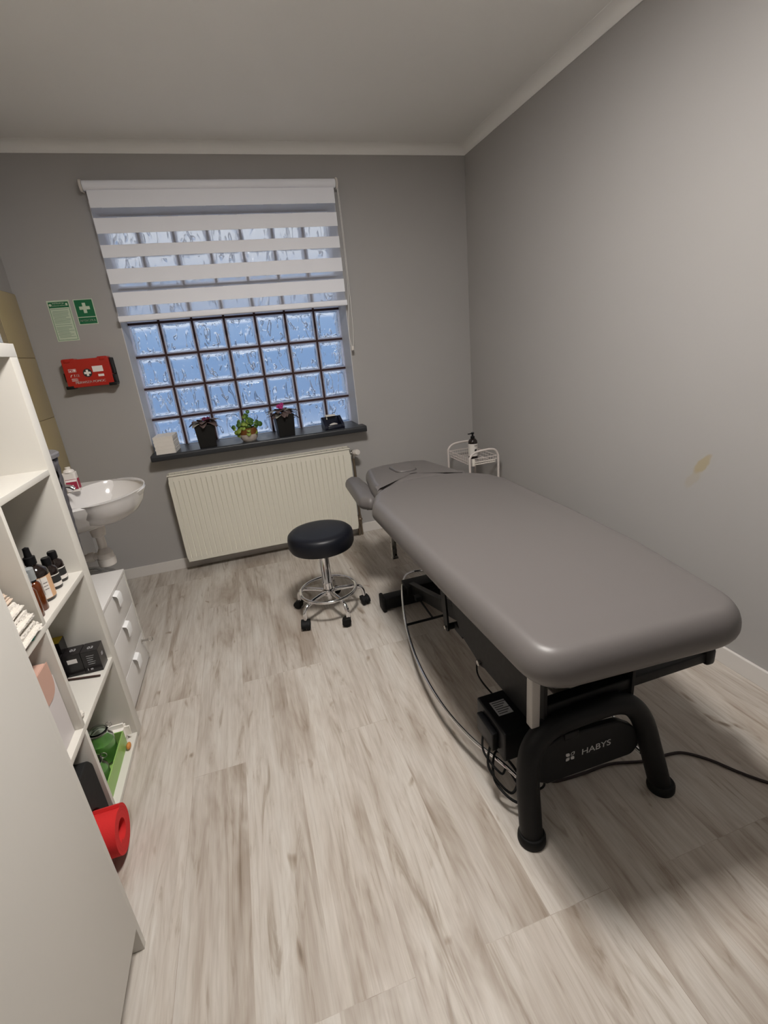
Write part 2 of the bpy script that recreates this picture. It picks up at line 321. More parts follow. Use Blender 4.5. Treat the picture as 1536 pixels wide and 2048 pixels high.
# tiled splash behind the basin on the left wall
t=MB(); ty=[-1.5,-.9,-.3,-.002]; tz=[.45,.785,1.12,1.455,1.79]
for a,b in zip(ty,ty[1:]):
    for c,d in zip(tz,tz[1:]): t.box(XL,XL+.011,a+.0015,b-.0015,c+.0015,d-.0015,0,bev=.002)
t.box(XL,XL+.008,-1.5,-.002,.45,1.79,1)
struct('trim_4',t,['tile','grout'])

# ------------------------------------------------------------------ window of glass blocks
YG=.215; GX=-2.0815; GZ=1.609
xb=[GX+.2*k for k in range(-1,7)]; zb=[GZ+.2*k for k in range(-4,4)]
gm=MB(); bw=.0072
for x in xb: gm.box(x-bw,x+bw,YG-.001,YG+.022,WZ0-.02,WZ1)
for z in zb: gm.box(WX0,WX1,YG-.0005,YG+.0215,z-bw,z+bw)
win=struct('window_1',gm,'mortar')
rv=MB()
rv.box(WX0-.0,WX0+.004,.0,YG+.08,WZ0-.03,WZ1); rv.box(WX1-.004,WX1,.0,YG+.08,WZ0-.03,WZ1); rv.box(WX0,WX1,0,YG+.08,WZ1-.004,WZ1)
obj('window_reveal',rv,'reveal',win)
gb=MB(); gf=MB()
for i in range(len(xb)-1):
    for j in range(len(zb)):
        x0,x1=xb[i]+bw,xb[i+1]-bw; z0=zb[j]+bw; z1=(zb[j+1]-bw) if j<len(zb)-1 else WZ1-.004
        if z1-z0<.01: continue
        x0=max(x0,WX0+.005); x1=min(x1,WX1-.005); e=.009
        # raised rim
        for (a,b,c,d) in ((x0,x0+e,z0,z1),(x1-e,x1,z0,z1),(x0+e,x1-e,z0,z0+e),(x0+e,x1-e,z1-e,z1)):
            gf.box(a,b,YG-.003,YG+.002,c,d)
        # pillowed pane: grid surface + flat back
        n=14; vs=[]; fs=[]
        for q in range(n+1):
            for p in range(n+1):
                u=p/n; v=q/n; ed=min(u,1-u,v,1-v)*2; bul=(1-(1-min(ed*3.6,1))**2)
                vs.append((x0+e+(x1-x0-2*e)*u,YG+.0115-.0135*bul,z0+e+(z1-z0-2*e)*v))
        for q in range(n):
            for p in range(n): a=q*(n+1)+p; fs.append((a,a+1,a+n+2,a+n+1))
        gb.add(vs,fs,0,None,True)
        m0=len(vs); vs2=[(v[0],YG+.0235,v[2]) for v in vs]
        ring=[p for p in range(n+1)]+[q*(n+1)+n for q in range(1,n+1)]+[n*(n+1)+p for p in range(n-1,-1,-1)]+[q*(n+1) for q in range(n-1,0,-1)]
        gb.add(vs2,[f[::-1] for f in fs],0,None,True)
        gb.add([vs[k] for k in ring]+[vs2[k] for k in ring],[(k,(k+1)%len(ring),len(ring)+(k+1)%len(ring),len(ring)+k) for k in range(len(ring))])
obj('glass_block_rims',gf,'bframe',win); obj('glass_block_panes',gb,'bglass',win)
sm=MB(); prof=round_poly([(-.112,.782),(YG+.02,.782),(YG+.02,.822),(-.112,.822)],[.012,0,0,.014],5)
sm.prism(prof,-2.275,-.868,'x')
tag(obj('window_sill',sm,'sill',loc=(-1.57,0,.782),bev=.003),'dark anthracite window sill under the glass block window, holding the plants','window sill')

# ------------------------------------------------------------------ zebra blind
bl=thing('roller_blind','white striped day and night roller blind covering the upper window','blind',(-1.58,-.03,1.6))
x0,x1=-2.255,-.905
m=MB(); m.lathe([(0,x0-.012),(.024,x0-.012),(.024,x1+.012),(0,x1+.012)],(0,-.046,2.285),24,axis='x'); obj('roller_tube',m,'shade',bl)
for xx in (x0-.026,x1+.014):
    m=MB(); m.lathe([(0,xx),(.029,xx),(.030,xx+.003),(.029,xx+.012),(0,xx+.012)],(0,-.046,2.285),24,axis='x'); m.box(xx+.002,xx+.010,-.03,-.001,2.262,2.308); obj('end_bracket',m,'plasticw',bl)
m=MB(); m.box(-2.02,-1.99,-.04,-.001,2.245,2.262); obj('wall_clip',m,'plasticw',bl); m=MB(); m.box(-1.17,-1.14,-.04,-.001,2.245,2.262); obj('wall_clip',m,'plasticw',bl)
bands=[(2.262,2.179),(2.132,2.056),(2.001,1.938),(1.882,1.805),(1.761,1.686)]
m=MB()
for a,b in bands:
    n=24; vs=[];fs=[]
    for k in range(n+1):
        x=x0+(x1-x0)*k/n; dy=.0015*math.sin(k*1.1+a*9)
        vs+=[(x,-.058+dy,a),(x,-.058+dy,b),(x,-.0565+dy,b),(x,-.0565+dy,a)]
    for k in range(n):
        for q in range(4): fs.append((k*4+q,k*4+(q+1)%4,(k+1)*4+(q+1)%4,(k+1)*4+q))
    m.add(vs,fs+[(0,1,2,3),(n*4+3,n*4+2,n*4+1,n*4)])
obj('opaque_fabric_stripes',m,'shade',bl)
m=MB()
sb=[(2.179,2.132),(2.056,2.001),(1.938,1.882),(1.805,1.761),(1.686,1.632)]
for a,b in sb: m.add([(x0+.001,-.0573,a+.001),(x1-.001,-.0573,a+.001),(x1-.001,-.0573,b-.001),(x0+.001,-.0573,b-.001)],[(0,1,2,3)])
obj('sheer_fabric_stripes',m,'sheer',bl)
m=MB(); m.prism(round_poly([(-.072,1.603),(-.046,1.603),(-.046,1.637),(-.072,1.637)],.01,4),x0-.003,x1+.003,'x',smooth=True); obj('bottom_bar',m,'shade',bl)
m=MB(); P=[(x1+.022,-.052,2.28),(x1+.024,-.06,2.0),(x1+.020,-.062,1.7),(x1-.004,-.062,1.45),(x1+.002,-.062,1.36),(x1+.010,-.062,1.35),(x1+.022,-.062,1.40),(x1+.028,-.062,1.6),(x1+.030,-.06,2.0),(x1+.028,-.05,2.28)]
m.tube(catmull(P,10),.0018,6); obj('pull_cord',m,'cord',bl)
m=MB(); m.box(x1-.000,x1+.018,-.067,-.057,1.325,1.352,bev=.003); obj('cord_weight',m,'plasticw',bl)

# ------------------------------------------------------------------ ceiling lamp (above the frame)
lp=thing('ceiling_light','square white ceiling lamp in the middle of the room','ceiling light',(-1.40,-2.22,HC))
m=MB(); LS=.17; lx,ly=-1.40,-2.22
m.box(lx-LS-.02,lx+LS+.02,ly-LS-.02,ly+LS+.02,HC-.028,HC,bev=.004); obj('housing',m,'white',lp)
m=MB(); m.box(lx-LS,lx+LS,ly-LS,ly+LS,HC-.034,HC-.0285); obj('diffuser',m,'lamp',lp)

# ------------------------------------------------------------------ signs and first-aid kit on the back wall
sg=thing('instruction_card','narrow first aid instruction card with dark green header on back wall','sign',(-2.556,-.002,1.53))
xa,xz,za,zz=-2.612,-2.499,1.531,1.747
m=MB(); m.box(xa,xz,-.002,0,za,zz); obj('card',m,'signp',sg)
m=MB(); m.box(xa+.007,xz-.007,-.0028,-.002,zz-.038,zz-.008); obj('header_band',m,'green',sg)
m=MB()
for (a,b,c,d) in ((xa+.006,xa+.0078,za+.008,zz-.01),(xz-.0078,xz-.006,za+.008,zz-.01),(xa+.006,xz-.006,za+.006,za+.0078)): m.box(a,b,-.0028,-.002,c,d)
obj('border_line',m,'green',sg)
m=MB(); text(m,'INSTRUKCJA',.0105,(-2.556,-.0031,1.731)); text(m,'UDZIELANIA POMOCY',.0068,(-2.556,-.0031,1.719))
m.lathe([(.0,0),(.007,0),(.007,.0004),(0,.0004)],(0,0,0),16,T=Matrix.Translation((-2.597,-.0029,1.724))@FY); m.box(-2.520,-2.510,-.0032,-.0028,1.718,1.731)
obj('header_lettering',m,'signp',sg)
m=MB(); z=1.700; random.seed(2)
while z>1.548:
    ln=random.choice([.085,.078,.083,.06,.080]); xi=xa+.013+random.choice([0,0,.004]); m.box(xi,xi+ln,-.0026,-.002,z,z+.0028); z-=.0068 if random.random()>.2 else .011
obj('printed_lines',m,'signt',sg)
sg=thing('first_aid_sign','green first aid sign with white cross, right of the instruction card','sign',(-2.43,-.002,1.61))
xa,xz,za,zz=-2.479,-2.379,1.611,1.746
m=MB(); m.box(xa,xz,-.002,0,za,zz); obj('sign_plate',m,'signp',sg)
m=MB(); m.box(xa+.004,xz-.004,-.0028,-.002,za+.042,zz-.004); m.box(xa+.004,xz-.004,-.0028,-.002,za+.004,za+.038); obj('green_field',m,'green',sg)
cx,cz=-2.429,1.699; m=MB(); m.box(cx-.0085,cx+.0085,-.0034,-.0028,cz-.027,cz+.027); m.box(cx-.027,cx-.0085,-.0034,-.0028,cz-.0085,cz+.0085); m.box(cx+.0085,cx+.027,-.0034,-.0028,cz-.0085,cz+.0085); obj('cross',m,'signp',sg)
m=MB(); text(m,'APTECZKA',.0165,(cx,-.0032,1.632),bold=.0006); obj('lettering',m,'signp',sg)

fa=thing('first_aid_kit','red wall-mounted first aid box with white cross and lettering','first aid kit',(-2.487,0,1.26))
xa,xz,za,zz=-2.607,-2.364,1.272,1.432
m=MB(); m.box(xa-.012,xz+.012,-.012,0,za+.0,zz-.01,bev=.004)
for (a,b) in ((xa-.012,xa+.03),(xz-.03,xz+.012)): m.box(a,b,-.088,-.0125,za-.006,za+.012,bev=.004)
m.box(xz,xz+.011,-.080,-.0125,za+.012,za+.055,bev=.003); m.box(xz,xz+.009,-.062,-.0125,za+.060,za+.150,bev=.003); m.box(xa-.010,xa-.001,-.07,-.0125,za+.035,za+.085,bev=.003)
obj('wall_bracket',m,'blackp',fa)
m=MB(); body=round_poly([(xa,za),(xz,za),(xz,zz),(xa+.19,zz),(xa+.185,zz-.006),(xa+.07,zz-.006),(xa+.065,zz),(xa,zz)],[.014,.014,.012,.003,.003,.003,.003,.012],4)
m.prism(body,-.086,-.013,'y'); obj('case',m,'red',fa,bev=.004)
for hx in (xa+.03,xz-.03):
    m=MB(); m.box(hx-.014,hx+.014,-.092,-.086,zz-.020,zz-.004,bev=.002); obj('latch',m,'red',fa)
m=MB(); cx,cz=(xa+xz)/2-.003,(za+zz)/2-.004
m.lathe([(0,0),(.0235,0),(.0235,.0008),(0,.0008)],(0,0,0),28,T=Matrix.Translation((cx,-.0862,cz))@FY); obj('cross_roundel',m,'ink',fa)
m=MB(); m.box(cx-.0058,cx+.0058,-.0878,-.0871,cz-.017,cz+.017); m.box(cx-.017,cx-.0058,-.0878,-.0871,cz-.0058,cz+.0058); m.box(cx+.0058,cx+.017,-.0878,-.0871,cz-.0058,cz+.0058); obj('cross',m,'paper',fa)
m=MB(); text(m,'PIERWSZA POMOC',.0185,(cx+.004,-.0868,za+.026),bold=.0008); text(m,'112',.020,(cx-.060,-.0868,cz-.010),bold=.0009)
m.tube(catmull([(cx-.090,-.0872,cz-.016),(cx-.086,-.0872,cz-.006),(cx-.080,-.0872,cz-.005)],4),.0016,6)
for (a,b,c,d) in ((cx-.094,cx-.076,cz+.010,cz+.028),(cx-.073,cx-.055,cz+.010,cz+.028)):
    m.box(a,b,-.0868,-.0862,c,c+.0015); m.box(a,b,-.0868,-.0862,d-.0015,d); m.box(a,a+.0015,-.0868,-.0862,c,d); m.box(b-.0015,b,-.0868,-.0862,c,d)
m.box(cx-.088,cx-.082,-.0868,-.0862,cz+.014,cz+.021); m.ball((cx-.064,-.0864,cz+.019),(.006,.0008,.006))
for k in range(4): m.box(cx-.090,cx-.060+.004*(k%2),-.0868,-.0862,cz-.026-k*.0045,cz-.0245-k*.0045)
obj('lettering',m,'sticker',fa)
for (a,b,c,d) in ((cx+.030,cx+.085,cz+.002,cz+.034),(cx+.052,cx+.083,cz-.025,cz-.012)):
    m=MB(); m.box(a,b,-.0869,-.0862,c,d); obj('sticker',m,'sticker',fa)

# ------------------------------------------------------------------ radiator
rd=thing('radiator','cream panel radiator on the back wall under the window sill','radiator',(-1.61,-.07,.07))
xa,xz,za,zz=-2.208,-1.010,.078,.678
m=MB(); n=35; pitch=(xz-xa-.05)/n; pts=[]
vs=[];fs=[]
# ribbed front: profile across x, top and bottom closed with short ramps
prof=[(xa,-.118),(xa+.022,-.118)]
for k in range(n):
    x=xa+.025+pitch*k; prof+=[(x,-.1185),(x+.002,-.1125),(x+.0055,-.1125),(x+.0085,-.1185)]
prof+=[(xz-.02,-.118),(xz,-.118)]
zs=[za,za+.028,za+.037,zz-.044,zz-.035,zz]
for z in zs:
    fl=z in (zs[0],zs[1],zs[4],zs[5])
    for (x,y) in prof: vs.append((x,-.1185 if fl else y,z))
np_=len(prof)
for j in range(len(zs)-1):
    for k in range(np_-1): fs.append((j*np_+k,j*np_+k+1,(j+1)*np_+k+1,(j+1)*np_+k))
m.add(vs,fs); m.box(xa,xz,-.1115,-.106,za,zz)
m.box(xa,xa+.004,-.1185,-.105,za,zz); m.box(xz-.004,xz,-.1185,-.105,za,zz); m.box(xa,xz,-.1185,-.105,zz-.003,zz); m.box(xa,xz,-.1185,-.105,za,za+.003)
obj('front_panel',m,'rad',rd)
m=MB(); m.box(xa,xz,-.035,-.026,za,zz,bev=.003); obj('rear_panel',m,'rad',rd)
for a,b in ((xa-.002,xa+.001),(xz-.001,xz+.002)):
    m=MB(); m.box(a,b,-.112,-.028,za+.02,zz+.008); obj('side_cover',m,'rad',rd)
m=MB(); m.box(xa,xz,-.108,-.104,zz,zz+.008); m.box(xa,xz,-.034,-.030,zz,zz+.008)
k=xa+.008
while k<xz-.03: m.box(k,k+.033,-.106,-.031,zz+.001,zz+.005); k+=.0385
obj('top_grille',m,'rad',rd)
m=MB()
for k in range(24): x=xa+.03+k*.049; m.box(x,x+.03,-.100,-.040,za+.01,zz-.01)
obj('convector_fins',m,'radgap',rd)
m=MB(); m.tube([(xz+.001,-.07,.640),(xz+.032,-.07,.640)],.012,12); m.tube([(xz+.030,-.07,.66),(xz+.030,-.07,.60)],.011,12); obj('valve',m,'steel',rd)
m=MB(); m.lathe([(0,-.03),(.017,-.03),(.022,-.022),(.023,.010),(.019,.024),(0,.026)],(0,0,0),14,T=Matrix.Translation((xz+.045,-.105,.646))@Euler((R(80),0,R(20))).to_matrix().to_4x4()); obj('valve_knob',m,'plasticw',rd)
m=MB(); m.tube(catmull([(xz+.030,-.07,.60),(xz+.030,-.066,.45),(xz+.032,-.045,.2),(xz+.036,-.045,0)],8),.009,12); m.tube([(xz+.014,-.05,.16),(xz+.014,-.05,.0)],.009,12); m.tube([(xz+.001,-.07,.115),(xz+.02,-.055,.115)],.010,12); m.tube([(xz+.03,-.045,.15),(xz+.03,-.045,.09)],.015,12); m.ball((xz+.03,-.055,.13),(.018,.016,.014)); obj('supply_pipes',m,'pipe',rd)
for x in (xa+.2,xz-.2):
    m=MB(); m.box(x-.015,x+.015,-.0258,-.001,za+.1,zz-.05); obj('wall_bracket',m,'rad',rd)

# ------------------------------------------------------------------ things on the sill
SZ=.822
# paper towels
pt=thing('paper_towel_stack','stack of folded white paper towels on the left end of the sill','paper towels',(-2.17,-.04,SZ))
m=MB(); random.seed(5)
for k in range(24):
    z=SZ+.0045*k; j=random.uniform(-.0015,.0015); m.box(-2.233+j,-2.117+j,-.095+j,.075,z+.0003,z+.0042)
T=Matrix.Translation((-2.175,-.01,0))@Matrix.Rotation(R(-4),4,'Z')@Matrix.Translation((2.175,.01,0)); m.v=[T@v for v in m.v]
obj('folded_sheets',m,'paper',pt)
# square black pots with African violets
def leafblade(m,base,dirv,L_,W,droop,mi,up=.2,fold=.15):
    d=Vector(dirv).normalized(); sd=Vector((-d.y,d.x,0)).normalized(); vs=[];fs=[];n=6
    for k in range(n+1):
        t=k/n; w=W*math.sin(PI*min(max(t*.92+.06,0),1))**.7; c=Vector(base)+d*L_*t+Vector((0,0,up*L_*t-droop*L_*t*t))
        vs+=[c-sd*w+Vector((0,0,fold*w)),c,c+sd*w+Vector((0,0,fold*w))]
    for k in range(n):
        a=k*3; fs+=[(a,a+1,a+4,a+3),(a+1,a+2,a+5,a+4)]
    m.add(vs,fs,mi,None,True)
def solid(o,t=.0012):
    s=o.modifiers.new('thickness','SOLIDIFY'); s.thickness=t; return o
def violet(x,y,label,seed,flx,tall,fm='flower'):
    random.seed(seed); r=thing('african_violet',label,'potted plant',(x,y,SZ),'black potted violets on the sill',R(4))
    m=MB(); a,b,h=.052,.062,.145
    def ring(s,z): return [(-s,-s,z),(s,-s,z),(s,s,z),(-s,s,z)]
    vs=ring(a,0)+ring(b,h)+ring(b-.004,h)+ring(b-.006,h-.02); fs=[(3,2,1,0)]
    for L0 in (0,4,8):
        for q in range(4): fs.append((L0+q,L0+(q+1)%4,L0+4+(q+1)%4,L0+4+q))
    fs.append((12,13,14,15)); m.add(vs,fs); obj('plant_pot',m,'potb',r,local=True,bev=.002)
    m=MB(); m.box(-b+.006,b-.006,-b+.006,b-.006,h-.022,h-.014); obj('soil',m,'soil',r,local=True)
    m=MB()
    for k in range(26):
        an=2*PI*k/26*2.4+random.uniform(-.2,.2); L_=random.uniform(.06,.105); 
        leafblade(m,(0.012*math.cos(an),.012*math.sin(an),h-.008+.0012*k),(math.cos(an),math.sin(an),0),L_,.024,random.uniform(.3,.75),1 if k%5==2 else 0,up=random.uniform(.25,.6))
    solid(obj('leaves',m,['leafd','leafu'],r,local=True))
    m=MB()
    for k in range(7):
        cx=flx+random.uniform(-.014,.014); cy=random.uniform(-.02,.012); cz=h+tall+random.uniform(-.012,.012)
        m.tube([(flx*.4,0,h-.005),(cx,cy,cz)],.0012,5,1)
        for q in range(5):
            a2=2*PI*q/5+k; m.ball((cx+.008*math.cos(a2),cy-.003,cz+.008*math.sin(a2)),(.0065,.0025,.0065),0,8)
    obj('flowers',m,[fm,'leafd'],r,local=True)
    return r
violet(-1.928,-.03,'black square pot with dark-leaved violet, left of the round pot',11,.020,.022,'flowerd')
violet(-1.418,-.03,'black square pot with pink-flowered violet, right of the round pot',23,-.012,.052)
# round pot
pp=thing('pilea_plant','round-leaved green plant in a cream and brown round pot on sill','potted plant',(-1.662,-.02,SZ))
m=MB(); m.lathe([(0,0),(.042,0),(.056,.018),(.061,.045)],(0,0,0),36,0); m.lathe([(.061,.045),(.061,.062),(.058,.085),(.054,.086),(.052,.070),(0,.070)],(0,0,0),36,1)
m.v=[v for v in m.v]; obj('plant_pot',m,['potw','potbr'],pp,local=True)
m=MB(); m.lathe([(0,.071),(.053,.071),(.053,.074),(0,.078)],(0,0,0),24); obj('soil',m,'soil',pp,local=True)
m=MB(); random.seed(8)
def roundleaf(c,nrm,r,mi):
    nv=Vector(nrm).normalized(); a=nv.orthogonal().normalized(); b=nv.cross(a); n=12
    vs=[Vector(c)+nv*(-.1*r)]+[Vector(c)+(a*math.cos(2*PI*k/n)+b*math.sin(2*PI*k/n))*r for k in range(n)]
    m.add(vs,[(0,1+k,1+(k+1)%n) for k in range(n)],mi,None,True)
for k in range(62):
    an=random.uniform(0,2*PI); rr=random.uniform(.0,.078); zz_=.085+random.uniform(0,.085)*(1-rr/.13)
    if k>50: rr=random.uniform(.055,.085); zz_=random.uniform(.05,.09); an=random.uniform(PI*.9,PI*1.9)
    c=(rr*math.cos(an),rr*math.sin(an)*.75,zz_); roundleaf(c,(math.cos(an)*.6,math.sin(an)*.6-.55,.6),random.uniform(.011,.017),1 if random.random()<.3 or k>50 else 0)
    if k%2==0: m.tube([(0,0,.07),c],.001,5,0)
roundleaf((.018,0,.187),(0,-1,.3),.013,0); m.tube([(0.01,0,.08),(.018,0,.18)],.0015,5,0)
roundleaf((.083,0,.10),(0.3,-1,.3),.018,0); m.tube([(.02,0,.07),(.06,0,.12),(.083,0,.10),(.078,0,.06)],.0012,5,0)
roundleaf((-.088,0,.098),(-.3,-1,.3),.014,0); roundleaf((-.075,0,.06),(-.3,-1,.3),.016,1); roundleaf((-.06,-.02,.045),(-.3,-1,.2),.016,1)
solid(obj('leaves',m,['leaf','leafl'],pp,local=True),.0008)
# black device
bm_=thing('wedge_device','small black wedge-shaped device with a white card on the sill\'s right end','device',(-1.085,-.005,SZ),rz=R(4))
m=MB(); pr=[(-.055,.0),(.055,.0),(.060,.012),(.055,.072),(.035,.080),(-.050,.030),(-.058,.012)]
m.prism(pr,-.070,-.050,'x'); m.prism(pr,.050,.070,'x'); m.prism([(-.055,0),(.055,0),(.058,.010),(-.058,.010)],-.050,.050,'x'); m.prism([(.030,.010),(.058,.010),(.054,.072),(.034,.080)],-.050,.050,'x'); m.prism([(-.058,.010),(-.045,.010),(-.045,.030),(-.053,.026)],-.050,.050,'x')
obj('casing',m,'bpm',bm_,local=True,bev=.003)
m=MB(); m.box(-.047,.047,-.044,.028,.0105,.014); m.tube(catmull([(-.03,-.02,.02),(0,-.03,.03),(.03,-.01,.025),(.01,.01,.03),(-.02,.012,.022)],6),.004,8); obj('white_contents',m,'plasticw',bm_,local=True)
m=MB(); m.box(-.040,.028,.005,.050,.083,.090); m.box(-.036,-.03,.02,.03,.06,.083); obj('card_slip',m,'cardw',bm_,local=True)

# ------------------------------------------------------------------ treatment table
tb=thing('treatment_table','grey upholstered electric massage table on a black arched steel frame','treatment table',(-.9,-1.9,0))
L=[(-1.21,-1.375)]
def arc(xa,ya,xb,yb,peak,n):
    o=[]
    for k in range(n+1):
        t=k/n; o.append((xa+(xb-xa)*t, ya+(yb-ya)*t+peak*4*t*(1-t)*(1 if True else 0)))
    return o
def fary(x,g=0): return -1.335+.205*(1-abs((x+.868)/.3375)**3.0)+g
far=[(-1.205+.675*k/24,fary(-1.205+.675*k/24)) for k in range(25)]
outl=[(-1.195,-2.628)]+[(-1.207,-2.1),(-1.212,-1.7)]+[(-1.215,-1.40)]+far[1:-1]+[(-.528,-1.40),(-.540,-1.9),(-.560,-2.25),(-.628,-2.664),(-.87,-2.648)]
rads=[.105,0,0,.07]+[0]*(len(far)-2)+[.07,0,0,.19,0]
m=MB(); cushion(m,round_poly(outl,rads,10),.598,.700,.045,.042,.003); obj('mattress',m,'vinyl',tb)
m=MB(); m.box(-1.13,-.63,-2.58,-1.28,.580,.5985); obj('mattress_board',m,'black',tb)
# headrest
near=[(-.635-.485*k/20,fary(-.635-.485*k/20,.014)) for k in range(21)]
hl=[(-1.130,-1.19),(-1.122,-1.05),(-1.075,-.76),(-.96,-.722),(-.80,-.722),(-.695,-.76),(-.640,-1.05),(-.628,-1.17)]
hout=hl+near[1:-1]
m=MB(); cushion(m,round_poly(hout,[.04,0,.07,0,0,.07,0,.04]+[0]*(len(near)-2),6),.600,.688,.036,.036,.003); hd=obj('headrest',m,'vinyl',tb)
fo=round_poly([(-.945,-.985),(-.835,-.985),(-.82,-.825),(-.955,-.825)],.045,6)
m=MB(); cushion(m,fo,.686,.700,.010,.008,.001); obj('face_hole_plug',m,'vinyl',hd)
m=MB(); cushion(m,[( -.885+(p.x+.885)*1.07,-.915+(p.y+.915)*1.07) for p in fo],.680,.6925,.003,.003,0); obj('face_hole_rim',m,mat('dark_seam',(.06,.055,.052),.6),hd)
m=MB(); m.box(-1.06,-.71,-1.22,-.80,.582,.6005); obj('headrest_board',m,'black',tb)
# arm supports
for s in (-1,1):
    cx=-.885+s*.232
    oo=[(cx-s*.045,-1.11),(cx-s*.035,-.68),(cx+s*.015,-.625),(cx+s*.065,-.68),(cx+s*.085,-1.09),(cx+s*.035,-1.145)]
    oo=[( x-s*(.0),y) for x,y in oo]
    m=MB(); cushion(m,round_poly(oo,[.04,.045,.03,.05,.05,.03],6),.560,.628,.030,.030,.003); obj('armrest',m,'vinyl',tb)
    m=MB(); m.tube([(cx,-.9,.559),(cx,-.9,.50)],.012,10); m.tube([(cx,-.9,.50),(-.885+s*.10,-.95,.50)],.012,10); obj('armrest_bracket',m,'black',tb)
    m=MB(); xx=-.885+s*.115; m.box(xx-.014,xx+.014,-.965,-.937,.20,.5818,bev=.002); m.box(xx-.017,xx+.017,-.968,-.934,.190,.203); obj('head_post',m,'steel',tb)
# near arch
C0=-.905
pth=[(C0-.222,-2.502,.010),(C0-.220,-2.490,.08),(C0-.214,-2.470,.18),(C0-.196,-2.456,.262),(C0-.150,-2.450,.312),(C0-.085,-2.449,.328),(C0,-2.449,.330),(C0+.075,-2.449,.327),(C0+.135,-2.451,.300),(C0+.176,-2.460,.240),(C0+.200,-2.478,.14),(C0+.220,-2.497,.04),(C0+.226,-2.503,.010)]
m=MB(); m.tube(catmull(pth,6),.0315,20); obj('arched_leg_frame',m,'black',tb)
for x,y in ((C0-.222,-2.503),(C0+.226,-2.505)):
    m=MB(); m.lathe([(0,0),(.037,0),(.039,.006),(.038,.022),(.034,.028),(0,.028)],(x,y,0),28); obj('foot_cap',m,'rubber',tb)
pl=round_poly([(-1.085,.150),(-1.05,.128),(-.755,.122),(-.735,.150),(-.755,.225),(-.815,.268),(-1.0,.285),(-1.075,.262)],[.02,.02,.03,.015,.06,.05,.05,.05],5)
m=MB(); m.prism(pl,-2.462,-2.440,'y'); cp=obj('cover_plate',m,mat('dark_graphite_cover',(.011,.011,.012),.5,spec=.25),tb,bev=.004)
m=MB(); text(m,'HABYS',.030,(-.890,-2.4628,.202),sx=1.12); obj('lettering',m,'silver',cp)
m=MB()
for an,s_,f in ((135,1,1),(45,1,0),(225,.95,1),(-45,.95,1)):
    a=R(an); pts=[]
    for k in range(9):
        t=k/8; w=.0062*math.sin(PI*t); pts.append((.003+.017*s_*t,w))
    pts2=pts+[(p[0],-p[1]) for p in pts[::-1][1:-1]]
    pts3=[(p[0]*math.cos(a)-p[1]*math.sin(a),p[0]*math.sin(a)+p[1]*math.cos(a)) for p in pts2]
    T=Matrix.Translation((-.978,-2.4624,.203))
    if f: m.prism(pts3,-.0006,0,'y',T=T)
    else:
        q=[(p[0]*.62*1+.0035*math.cos(a)*1.0,p[1]*.62+.0035*math.sin(a)) for p in pts3]; n=len(pts3)
        m.add([(p[0],-.0006,p[1]) for p in pts3]+[(p[0],-.0006,p[1]) for p in q],[(i,(i+1)%n,n+(i+1)%n,n+i) for i in range(n)],0,T)
obj('petal_emblem',m,'silver',cp)
m=MB(); m.box(-1.0,-.955,-2.466,-2.458,.268,.292,bev=.003); obj('cable_clip',m,'blackp',tb)
# upper bar with end bumpers
m=MB(); m.box(-1.04,-.480,-2.438,-2.402,.348,.382,bev=.004); ub=obj('cross_rail',m,'black',tb)
m=MB(); m.box(-.488,-.453,-2.447,-2.393,.338,.398,bev=.012); obj('end_bumper',m,'blackp',ub)
m=MB(); m.box(-1.098,-1.072,-2.452,-2.426,.335,.5595,bev=.003); obj('corner_post',m,'lgrey',tb)
m=MB(); m.box(-.738,-.710,-1.60,-1.572,.300,.5595,bev=.003); obj('corner_post',m,'lgrey',tb)
m=MB(); m.box(-1.115,-.695,-2.452,-2.424,.560,.5798,bev=.002); m.box(-1.115,-.695,-1.32,-1.29,.560,.5798,bev=.002); m.box(-1.115,-1.085,-2.424,-1.32,.560,.5798); m.box(-.725,-.695,-2.424,-1.32,.560,.5798); m.box(-1.0,-.78,-1.29,-.90,.562,.5815); obj('top_subframe',m,'black',tb)
# lift mechanism
for s in (-1,1):
    x=C0+s*.145
    m=MB(); pr=[(-2.445,.285),(-2.35,.280),(-2.11,.274),(-2.075,.262),(-2.05,.274),(-1.93,.30),(-1.84,.42),(-1.80,.56),(-2.445,.56)]
    m.prism(pr,x-.005,x+.005,'x'); obj('side_plate',m,'black',tb,bev=.001)
    m=MB(); m.prism(round_poly([(-1.83,.245),(-1.795,.25),(-1.745,.56),(-1.80,.56)],[.015,.015,0,0],4),x-.013*1,x-.0055,'x'); lk=obj('lift_link',m,'black',tb)
    m=MB(); m.lathe([(0,x-.020),(.008,x-.020),(.008,x-.0135),(0,x-.0135)],(0,-1.812,.262),14,axis='x'); obj('bolt',m,'steel',lk)
    m=MB(); m.lathe([(0,x-.014),(.010,x-.014),(.010,x-.0055),(0,x-.0055)],(0,-2.077,.276),14,axis='x'); obj('bolt',m,'steel',tb)
    m=MB(); m.lathe([(0,x-.010),(.006,x-.010),(.006,x-.0055),(0,x-.0055)],(0,-2.40,.31),12,axis='x'); obj('bolt',m,'steel',tb)
    m=MB(); xs=C0+s*.075; A=Vector((xs,-1.16,.095)); B=Vector((xs,-2.32,.44)); d=(B-A); an=math.atan2(d.z,-d.y)
    T=Matrix.Translation(A)@Matrix.Rotation(-an,4,'X'); m.box(-.016,.016,-d.length,0,-.03,.03,T=T,bev=.003); obj('lift_arm',m,'black',tb)
m=MB(); m.tube([(C0-.157,-1.812,.262),(C0+.157,-1.812,.262)],.013,12); m.box(C0-.13,C0+.13,-1.90,-1.83,.255,.285); obj('pivot_shaft',m,'black',tb)
